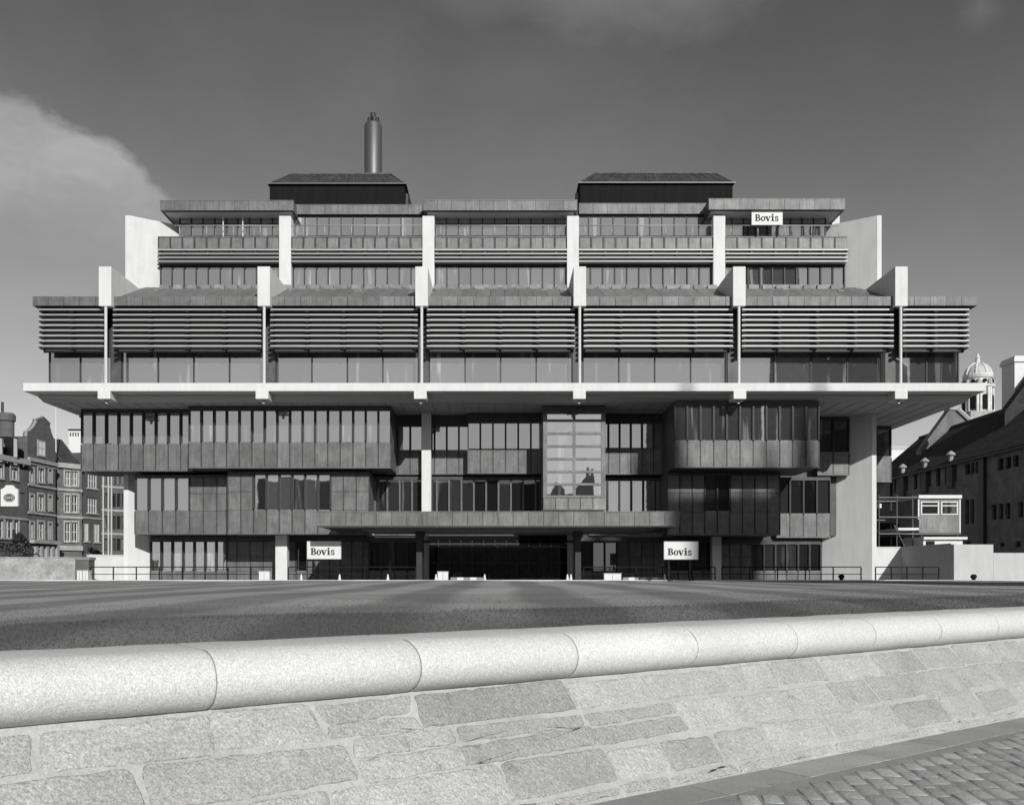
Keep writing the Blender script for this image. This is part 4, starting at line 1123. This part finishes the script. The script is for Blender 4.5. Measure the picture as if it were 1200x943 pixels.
# right: long old schoolhouse, facade facing the street on its left
def school():
    xf = 45.0; ridge_x = 51.0; ze = EYE+11.3; zr = EYE+16.45; y0, y1 = 62, 112
    root = empty('school_house', (xf,90,FLOOR), 'long old stone house with slate roof receding at the right edge', 'building')
    class FS(Facade):
        def __init__(s): s.P = Vector((xf,y1)); s.Q = Vector((xf,y0)); s.L = y1-y0; s.u = Vector((0,-1)); s.n = Vector((-1,0))
        def uz(s, x, y): t = xf/((x-CX)/F); return y1-t, EYE+(CY-y)/F*t
    fc = FS(); holes = []
    specs = [(1131,1137,543,556,1),(1138,1142,542,555,1),(1143,1147.5,541,554,1),(1169,1176,537,551,1),(1178,1185,535,549,1),(1187,1194,533,547,1),
             (1131,1135.5,585,614,1),(1137,1141.5,585,614,1),(1162,1168,591,609,1),(1170,1176,590,608.5,1),(1178,1184,589,608,1),(1193,1199,588,606,1),
             (1048,1050.5,556,577,1),(1053,1056.5,553,576,1),(1061,1064,553,575,1),(1071,1075,550,573,1),(1078,1082,543,570,1),(1088,1091,551,570,1),(1097,1102,548,569,1),(1107,1112,536,567,1),(1118,1121,545,564,1)]
    specs += [(1172,1177,636,641,1),(1190,1196,634,641,1),(1131,1140,634,640,1)]
    for (a, b, c, d_, _) in specs:
        u0, z1 = fc.uz(a, c); u1, _q = fc.uz(b, c); um, z1 = fc.uz((a+b)/2, c); _, z0 = fc.uz((a+b)/2, d_)
        holes.append((u0, u1, max(z0,FLOOR+.3), min(z1, ze-.3)))
    m = MB(); fc.wall(m, holes, 0, fc.L, .5, ze, rev=.3)
    m.poly([(xf,y0,.5),(xf+12,y0,.5),(xf+12,y0,ze),(xf,y0,ze)]); m.poly([(xf,y1,.5),(xf,y1,ze),(xf+12,y1,ze),(xf+12,y1,.5)])
    m.poly([(xf,y0,ze),(xf+12,y0,ze),(ridge_x,y0,zr)]); m.poly([(xf+12,y1,ze),(xf,y1,ze),(ridge_x,y1,zr)]); m.poly([(xf+12,y0,.5),(xf+12,y1,.5),(xf+12,y1,ze),(xf+12,y0,ze)])
    m.build('wall', 'darkstone', root)
    for h in holes: window(fc, root, h, 2 if h[1]-h[0] > 1 else 1, 2, m='dark', sill=None, rev=.26, surround=None, gl='glassdark')
    r_ = MB(); e = .4; sl = (zr-ze)/(ridge_x-xf)
    for sgn, xe in ((-1,xf-e),(1,xf+12+e)):
        r_.prism([(xe,y0-.2,ze-e*sl+.05),(xe,y1+.2,ze-e*sl+.05),(ridge_x,y1+.2,zr+.05),(ridge_x,y0-.2,zr+.05)][::sgn*-1], (0,0,.18), 1.)
    r_.tube((ridge_x,y0,zr+.25),(ridge_x,y1,zr+.25), .18, 6, tone=1.6)
    r_.build('roof', 'slate', root)
    q = MB().box(xf-.55, xf-.36, y0, y1, ze-.42, ze-.25); q.build('gutter', 'dark', root)
    for x in (1153, 1044):
        u, _ = fc.uz(x,600); q = MB(); fc.box(q, u-.45, u+.45, FLOOR, ze-.3, .01, .3); q.build('downpipe', 'dark', root)
    # stone cowls over tall dormer windows
    for (x, y) in ((1059,545),(1085,538),(1115.5,530)):
        t = xf/((x-CX)/F); z = H(y, t)
        a = MB().box(xf-.3, xf+1.6, t-.6, t+.6, ze-2.6, z-.9, .6).build('dormer', 'darkstone', root)
        MB().lathe((xf-.1,t,z-.9), [(.22,0),(.24,.55),(.42,.6),(.46,.72),(.26,.9),(.06,1.05)], 8).build('cowl', 'stone', root)
    # taller cross wing at the near end
    MB().prism([(xf+3.2,88,ze-1),(xf+3.2,88,ze+4.3),(xf+6.5,88,zr+3.5),(xf+16,88,zr+3.5),(xf+16,88,ze-1)][::-1], (0,1.2,0)).build('cross_wing', 'slate', root)
    # raised gable with pale coping near the far end
    t = 104
    g_ = MB().prism([(xf+2.5,t,ze+1),(xf+9.5,t,ze+1),(xf+9.5,t,zr-.6),(xf+6.6,t,zr+2.2),(xf+5.7,t,zr+2.2),(xf+2.5,t,zr-2.2)][::-1], (0,1.2,0)).build('gable', 'darkstone', root)
    MB().tube((xf+6.6,t-.1,zr+2.3),(xf+9.6,t-.1,zr-.5), .26, 6).box(xf+5.7, xf+6.7, t-.15, t+1.3, zr+2.2, zr+4.4).build('gable_coping', 'stone', root)
school()
# near range of the same school with tall pale chimney
d = 84
ch = empty('tall_chimney', (X(1192,d),d,FLOOR), 'tall square pale chimney above the slate roof at the right edge', 'chimney')
MB().box(X(1189,90), X(1215,90), 90, 92.3, 10, H(424,90)).build('shaft', 'white', ch); MB().box(X(1187.6,90), X(1217,90), 89.85, 92.5, H(424,90)+.002, H(419.5,90)).box(X(1188.6,90), X(1216,90), 89.9, 92.4, H(419.5,90)+.003, H(417,90)).build('cap', 'white', ch)

def cupola():
    d = 165; c = X(1146,d+3.6); k = (d+3.6)/F
    root = empty('domed_church_tower', (c,d,FLOOR), 'pale stone tower with small dome and lantern rising behind the slate roof', 'tower')
    zz = lambda y: H(y, d)
    # square body with arches
    hw = 17*k; m = MB().box(c-hw, c+hw, d+1, d+2*hw+1, FLOOR, zz(480)).build('base', 'stone', root)
    drum = MB().lathe((c,d+hw+1,zz(482)), [(hw*.86,0),(hw*.86,zz(452)-zz(482)),(hw*1.08,zz(450.5)-zz(482)),(hw*1.08,zz(448)-zz(482)),(hw*.9,zz(447.5)-zz(482)),(hw*.86,zz(440)-zz(482)),(hw*.95,zz(439)-zz(482)),(hw*.95,zz(437)-zz(482))], 24, tone=1.6).build('drum', 'stone', root)
    for ang in range(0, 360, 45):
        a = MB(); t = R(ang); ux, uy = math.cos(t), math.sin(t); rr = hw*.80; px, py = c+ux*rr, d+hw+1+uy*rr; tx, ty = -uy, ux
        w_ = 3.0*k; z0, z1 = zz(477), zz(463)
        pts = [(-w_,z0),(w_,z0),(w_,z1)]+[(w_*math.cos(R(q)), z1+w_*math.sin(R(q))) for q in range(20,180,20)]+[(-w_,z1)]
        a.prism([(px+tx*s_, py+ty*s_, z) for s_, z in pts], (ux*.5,uy*.5,0)); a.build('arch_opening', 'plant', drum)
        a = MB(); cz = zz(443.7); a.prism([(px+tx*2.1*k*math.cos(R(q)), py+ty*2.1*k*math.cos(R(q)), cz+2.1*k*math.sin(R(q))) for q in range(0,360,30)], (ux*.55,uy*.55,0)); a.build('round_window', 'plant', drum)
        a = MB(); t = R(ang+22.5)
        for dt in (-.11,.11): px, py = c+math.cos(t+dt)*hw*.93, d+hw+1+math.sin(t+dt)*hw*.93; a.tube((px,py,zz(481)),(px,py,zz(451)), .26, 8, tone=1.8)
        px, py = c+math.cos(t)*hw*.95, d+hw+1+math.sin(t)*hw*.95
        a.lathe((px,py,zz(448)), [(.5,0),(.4,.6),(.15,1.1)], 8); a.build('column', 'stone', drum)
    dome = [(hw*.86*math.cos(R(q)), (zz(420)-zz(437))*math.sin(R(q))) for q in range(0,85,9)]
    dm = MB().lathe((c,d+hw+1,zz(437)), dome, 16, tone=1.35)
    for kk in range(8):
        t = R(kk*45+11); pts_ = [Vector((c+r__*1.02*math.cos(t), d+hw+1+r__*1.02*math.sin(t), zz(437)+z__)) for r__, z__ in dome]
        for p_, q_ in zip(pts_[:-1], pts_[1:]): dm.tube(p_, q_, .16, 5, tone=1.9)
    dm.lathe((c,d+hw+1,zz(437)), [(hw*.8,0),(hw*.97,.05),(hw*.97,.35),(hw*.8,.4)], 24, tone=1.9)
    dm.build('dome', 'stone', root, smooth=False)
    MB().lathe((c,d+hw+1,zz(421)), [(3.6*k,-.1),(3.0*k,.3),(2.2*k,1.0),(2.8*k,1.1),(1.2*k,1.7),(.35*k,2.0),(.2*k,zz(411)-zz(421))], 10, tone=1.6).build('lantern', 'stone', root)
cupola()
# far pale building glimpsed under the soffit
d = 140
fb = empty('far_building', (X(1056,d),d,FLOOR), 'far white building with roof balustrade seen just right of the hanging bay', 'building')
MB().box(X(1040,d), X(1068,d), d, d+8, FLOOR, H(527,d)).build('wall', 'white', fb); q = MB().box(X(1040,d), X(1068,d), d-.1, d, H(523.5,d), H(523,d))
for i in range(10): q.box(X(1041+i*2.8,d), X(1041.7+i*2.8,d), d-.1, d, H(527,d), H(523.5,d))
q.build('balustrade', 'white', fb)

# site cabin on scaffold
def cabin():
    d = 62; a, b = X(1077,d), X(1124,d); z0, z1 = H(624,d), H(584,d)
    root = empty('site_cabin', ((a+b)/2,d,z0), 'grey site cabin with white roof raised on scaffolding at the right', 'cabin')
    MB().box(a, b, d, d+3, z0, z1, 1.2).build('body', 'lead', root)
    MB().box(a-.08, b+.12, d-.15, d+3.1, z1+.002, H(580,d)).build('roof', 'white', root)
    q = MB().box(b+.003, b+.09, d-.03, d+.05, z0, z1).box(a-.08, a, d-.03, d+.05, H(608,d), z1); q.build('corner_post', 'white', root)
    xm = (a+b)/2+.05
    for (p, q_) in ((a+.12, xm-.08), (xm+.08, b-.1)):
        f = MB(); z3, z2 = H(603,d), H(587.5,d); t = .07
        f.box(p, q_, d-.04, d-.002, z2-t, z2).box(p, q_, d-.04, d-.002, z3, z3+t).box(p, p+t, d-.04, d-.002, z3+t, z2-t).box(q_-t, q_, d-.04, d-.002, z3+t, z2-t).box(p+t, q_-t, d-.04, d-.002, H(593,d), H(591.8,d))
        w_ = f.build('window', 'white', root); MB().box(p+t, q_-t, d-.02, d-.004, z3+t, z2-t).build('pane', 'glassdark', w_)
    root = empty('lower_cabin', ((a+b)/2,d,FLOOR), 'lower white-roofed cabin half hidden behind the low wall', 'cabin')
    MB().box(X(1082,60), X(1128,60), 60, 63, FLOOR, H(632,60), 1.).build('body', 'white', root); MB().box(X(1081,60), X(1132,60), 59.8, 63.1, H(632,60)+.003, H(629,60)).build('roof', 'white', root)
    MB().box(X(1085,60), X(1095,60), 59.96, 59.99, H(638,60), H(634,60)).build('window', 'glassdark', root)
    d = 61.5
    root = empty('scaffold', (X(1050,d),d,FLOOR), 'dark tube scaffold beside and under the raised site cabin', 'scaffold')
    for x in (1030, 1051, 1069.5, 1080, 1122):
        for dd in (d, d+3.4):
            MB().tube((X(x,d),dd,FLOOR),(X(x,d),dd,H(580 if x < 1075 else 626,d)), .05, 8).build('upright', 'steel', root)
    for (x0, x1, y) in ((1029,1076,583),(1029,1079,606),(1029,1125,625.5)):
        for dd in (d-.08, d+3.3): MB().tube((X(x0,d),dd,H(y,d)),(X(x1,d),dd,H(y,d)), .05, 8).build('ledger', 'steel', root)
    MB().tube((X(1047,d),d-.1,H(615,d)),(X(1059,d),d-.1,H(640,d)), .05, 8).build('brace', 'steel', root)
    MB().box(X(1052,d), X(1076,d), d-.1, d+3.4, H(621,d), H(618.3,d)).build('deck_board', 'white', root)
    MB().box(X(1029,d), X(1033,d), d, d+1, H(595,d), H(590,d)).build('toe_board', 'white', root)
    root = empty('dark_shed', (X(1050,68),68,FLOOR), 'black-walled shed behind the scaffold', 'shed')
    MB().box(X(1030,68), X(1080,68), 68, 73, FLOOR, H(588,68)).build('wall', 'plant', root); MB().box(X(1029,68), X(1081,68), 67.8, 73.2, H(588,68)+.003, H(585,68)).build('roof', 'slate', root)
cabin()

# ---------------------------------------------------------------- foliage
def shrub(name, x, d, z0, h, r, n, label, cat='shrub', leaf=.09, trunk=True, tz=0.):
    c = Vector((X(x,d), d, z0)); root = empty(name, tuple(c), label, cat)
    if trunk:
        t = MB().tube(c, c+Vector((0,0,h*.6)), r*.09+.02, 8, r*.04)
        for k in range(7):
            a = rn(0,6.28); t.tube(c+Vector((0,0,h*rn(.25,.55))), c+Vector((math.cos(a)*r*.6, math.sin(a)*r*.6, h*rn(.6,.9))), r*.035+.01, 6, .01)
        t.build('trunk' if h > 3 else 'stem', 'bark', root)
    cl = [(Vector((rn(-1,1)*r*.7, rn(-1,1)*r*.7, h*(tz+rn(.15,.95)*(1-tz)))), rn(.25,.5)*r) for _ in range(14)]
    m = MB()
    for i in range(n):
        cc_, rr = random.choice(cl); v = Vector((random.gauss(0,1), random.gauss(0,1), random.gauss(0,.8))).normalized()*rr*rn(.5,1.1)
        p = c+cc_+v; a = Vector((rn(-1,1),rn(-1,1),rn(-1,1))).normalized()*leaf; b = a.orthogonal().normalized()*leaf*.6
        m.poly([p-a, p-b, p+a, p+b], rn(.5,1.6))
    m.build('crown' if h > 3 else 'foliage', 'leaf', root)
shrub('shrub', 6, 70, FLOOR, 3.0, 1.9, 1800, 'dark bush at the left edge below the hanging board')
shrub('shrub', 24, 72, FLOOR, 2.3, 1.2, 900, 'smaller dark bush right of the one at the left edge')
shrub('shrub', 112, 75, FLOOR, 3.0, .7, 600, 'slim dark shrub above the white wall near the gate pier')

# ---------------------------------------------------------------- what stands behind the camera (seen in the glass)
def behind():
    root = empty('stone_tower', (53.2,-55,0), 'tall square stone tower with four corner pinnacles across the road', 'tower')
    x0, x1, y0, y1 = 48.9, 57.5, -57.5, -51
    MB().box(x0, x1, y0, y1, 0, 62.5).box(x0-.25, x1+.25, y0-.25, y1+.25, 62.502, 64).build('shaft', 'darkstone', root)
    for (x, y) in ((x0+.4,y1-.4),(x1-.4,y1-.4),(x0+.4,y0+.4),(x1-.4,y0+.4)):
        MB().lathe((x,y,0), [(.9,0),(.9,64.5),(.75,64.6),(.62,66.2),(.1,69.4)], 8).build('pinnacle', 'darkstone', root)
    root = empty('stone_tower', (81,-55,0), 'second tall stone tower standing right of its twin across the road', 'tower')
    MB().box(76.5, 85.5, y0, y1, 0, 62.5).box(76.2, 85.8, y0-.25, y1+.25, 62.502, 64).build('shaft', 'darkstone', root)
    root = empty('stone_gable', (62,-58,0), 'gabled stone front between the twin towers across the road', 'church front')
    MB().box(57.8, 76.1, -75, -57.6, 0, 40).prism([(57.8,-57.6,40),(76.1,-57.6,40),(67,-57.6,46)], (0,-18,0)).build('front', 'darkstone', root)
    root = empty('stone_church', (0,-80,0), 'long stone church across the road', 'church')
    MB().box(-50, 8.9, -95, -80, 0, 22).box(8.9, 19.9, -95, -80, 0, 18.6).build('nave', 'darkstone', root)
    MB().prism([(10.2,-80,18.61),(13.4,-80,18.61),(13.1,-80,19.6),(11.8,-80,21.2),(10.6,-80,19.6)], (0,-6,0)).prism([(15,-80,18.61),(19.9,-80,18.61),(19.9,-80,22.6),(18.2,-80,22.6),(16.6,-80,20.4)], (0,-8,0)).build('gable', 'darkstone', root)
    MB().box(18.3, 18.9, -83, -82, 22.5, 24.6).box(19.25, 19.8, -83, -82, 22.5, 24.2).build('chimney', 'darkstone', root)
    MB().box(32, 48.7, -72, -60, 0, 34).prism([(32,-60,34),(32,-66,38),(32,-72,34)], (16.7,0,0)).build('unseen_mass', 'darkstone', root)  # unseen mass, added and sized to darken reflections in the right-hand windows
behind()
# ================================================================ SKY AND LIGHT
EL, AZ = 26.5, 20.0    # sun elevation; degrees to the right of straight behind the camera
w = bpy.data.worlds.new('World'); scene.world = w; w.use_nodes = True
nt = w.node_tree; N = nt.nodes; L = nt.links
for n_ in list(N): N.remove(n_)
out = N.new('ShaderNodeOutputWorld'); bg = N.new('ShaderNodeBackground'); L.new(bg.outputs[0], out.inputs[0])
sky = N.new('ShaderNodeTexSky'); sky.sky_type = 'NISHITA'; sky.sun_disc = False
sky.sun_elevation = R(EL); sky.sun_rotation = R(180-AZ); sky.dust_density = 1.0; sky.air_density = 1.0; sky.ozone_density = 1.0; sky.altitude = 10
bg.inputs['Strength'].default_value = .10
sep = N.new('ShaderNodeSeparateColor'); L.new(sky.outputs[0], sep.inputs[0])
def mth(op, a, b=None, clamp=False):
    q = N.new('ShaderNodeMath'); q.operation = op; q.use_clamp = clamp
    for i, v in enumerate((a, b)):
        if v is None: continue
        if isinstance(v, (int, float)): q.inputs[i].default_value = v
        else: L.new(v, q.inputs[i])
    return q.outputs[0]
# black and white film behind an orange filter: mostly the red channel
lum = mth('ADD', mth('MULTIPLY', sep.outputs[0], .80), mth('MULTIPLY', sep.outputs[1], .20))
lum = mth('MINIMUM', lum, 5.5)
tc0 = N.new('ShaderNodeTexCoord'); sxyz = N.new('ShaderNodeSeparateXYZ'); L.new(tc0.outputs['Generated'], sxyz.inputs[0])
grd = N.new('ShaderNodeMapRange'); L.new(sxyz.outputs[2], grd.inputs[0]); grd.inputs[1].default_value = .02; grd.inputs[2].default_value = .55; grd.inputs[3].default_value = 1.22; grd.inputs[4].default_value = .56
lum = mth('MULTIPLY', lum, grd.outputs[0])
tc = N.new('ShaderNodeTexCoord'); dirv = tc.outputs['Generated']
nz = N.new('ShaderNodeTexNoise'); nz.inputs['Scale'].default_value = 3.2; nz.inputs['Detail'].default_value = 9; nz.inputs['Roughness'].default_value = .58; L.new(dirv, nz.inputs['Vector'])
nz2 = N.new('ShaderNodeTexNoise'); nz2.inputs['Scale'].default_value = 11; nz2.inputs['Detail'].default_value = 8; nz2.inputs['Roughness'].default_value = .6
mv = N.new('ShaderNodeVectorMath'); mv.operation = 'MULTIPLY'; mv.inputs[1].default_value = (1,1,2.2); L.new(dirv, mv.inputs[0]); L.new(mv.outputs[0], nz2.inputs['Vector'])
def blob(px, py, rad, soft, amp, nzs=.25, sc=(1,1,1)):
    v = Vector(((px-CX)/F, 1, (CY-py)/F)).normalized()
    s1 = N.new('ShaderNodeVectorMath'); s1.operation = 'SUBTRACT'; L.new(dirv, s1.inputs[0]); s1.inputs[1].default_value = v
    s2 = N.new('ShaderNodeVectorMath'); s2.operation = 'MULTIPLY'; L.new(s1.outputs[0], s2.inputs[0]); s2.inputs[1].default_value = sc
    ln_ = N.new('ShaderNodeVectorMath'); ln_.operation = 'LENGTH'; L.new(s2.outputs[0], ln_.inputs[0])
    dd = mth('ADD', ln_.outputs['Value'], mth('MULTIPLY', mth('SUBTRACT', nz2.outputs[0], .5), nzs))
    mr = N.new('ShaderNodeMapRange'); mr.interpolation_type = 'SMOOTHSTEP'; L.new(dd, mr.inputs[0]); mr.inputs[1].default_value = rad+soft; mr.inputs[2].default_value = rad-soft; mr.inputs[3].default_value = 0; mr.inputs[4].default_value = amp
    return mr.outputs[0]
cl = blob(128, 240, .040, .010, .60, .06)
for (bx, by, br) in ((100,225,.052),(60,212,.050),(15,205,.055),(-30,200,.06),(150,258,.035),(90,290,.07),(20,290,.09),(-60,280,.11),(140,300,.045)):
    cl = mth('MAXIMUM', cl, blob(bx, by, br, .009, rn(.60,.72), .065))
fade = N.new('ShaderNodeMapRange'); fade.interpolation_type = 'SMOOTHSTEP'; L.new(sxyz.outputs[2], fade.inputs[0]); fade.inputs[1].default_value = .27; fade.inputs[2].default_value = .38; fade.inputs[3].default_value = .15; fade.inputs[4].default_value = 1
cl = mth('MULTIPLY', cl, fade.outputs[0])
cl = mth('MAXIMUM', cl, blob(90, 380, .12, .14, .22, .2, (.8,1,1.4)))
cl = mth('MAXIMUM', cl, blob(740, -40, .04, .055, .36, .12, (.5,1,1.3)))
cl = mth('MAXIMUM', cl, blob(560, -25, .02, .05, .22, .10, (.6,1,1.3)))
cl = mth('MAXIMUM', cl, blob(1150, 5, .005, .02, .2, .05))
cl = mth('MAXIMUM', cl, blob(620, 90, .02, .08, .10, .15, (.5,1,1)))
# soft streaky haze everywhere
hz = N.new('ShaderNodeMapRange'); L.new(nz.outputs[0], hz.inputs[0]); hz.inputs[1].default_value = .42; hz.inputs[2].default_value = .75; hz.inputs[3].default_value = 0; hz.inputs[4].default_value = .10
cl = mth('MAXIMUM', cl, hz.outputs[0])
shape = N.new('ShaderNodeMapRange'); L.new(nz2.outputs[0], shape.inputs[0]); shape.inputs[1].default_value = .35; shape.inputs[2].default_value = .65; shape.inputs[3].default_value = .78; shape.inputs[4].default_value = 1.05
cloud = mth('MULTIPLY', shape.outputs[0], CLOUD_V if 'CLOUD_V' in globals() else 4.6)
a_ = mth('MULTIPLY', lum, mth('SUBTRACT', 1.0, cl)); tot = mth('ADD', a_, mth('MULTIPLY', cloud, cl))
cmb = N.new('ShaderNodeCombineColor')
for i in range(3): L.new(tot, cmb.inputs[i])
L.new(cmb.outputs[0], bg.inputs['Color'])

sd = bpy.data.lights.new('sun', 'SUN'); sd.energy = 3.7; sd.angle = R(.5); sd.color = (1,.995,.985)
so = bpy.data.objects.new('sun', sd); col.objects.link(so)
sdir = Vector((math.sin(R(AZ))*math.cos(R(EL)), -math.cos(R(AZ))*math.cos(R(EL)), math.sin(R(EL))))
so.rotation_euler = sdir.to_track_quat('Z', 'Y').to_euler(); so.location = sdir*60

cam = bpy.data.cameras.new('camera'); co_ = bpy.data.objects.new('camera', cam); col.objects.link(co_)
co_.location = (0,0,EYE); co_.rotation_euler = (R(90),0,0)
cam.sensor_fit = 'HORIZONTAL'; cam.sensor_width = 36; cam.lens = 36*F/1200; cam.clip_end = 4000; cam.clip_start = .1
cam.shift_x = (600-CX)/1200; cam.shift_y = (CY-471.5)/1200
scene.camera = co_
scene.view_settings.view_transform = 'Standard'; scene.view_settings.look = 'None'; scene.view_settings.gamma = 1; scene.view_settings.exposure = .25
scene.view_settings.use_curve_mapping = False
scene.render.resolution_x = 1024; scene.render.resolution_y = 804
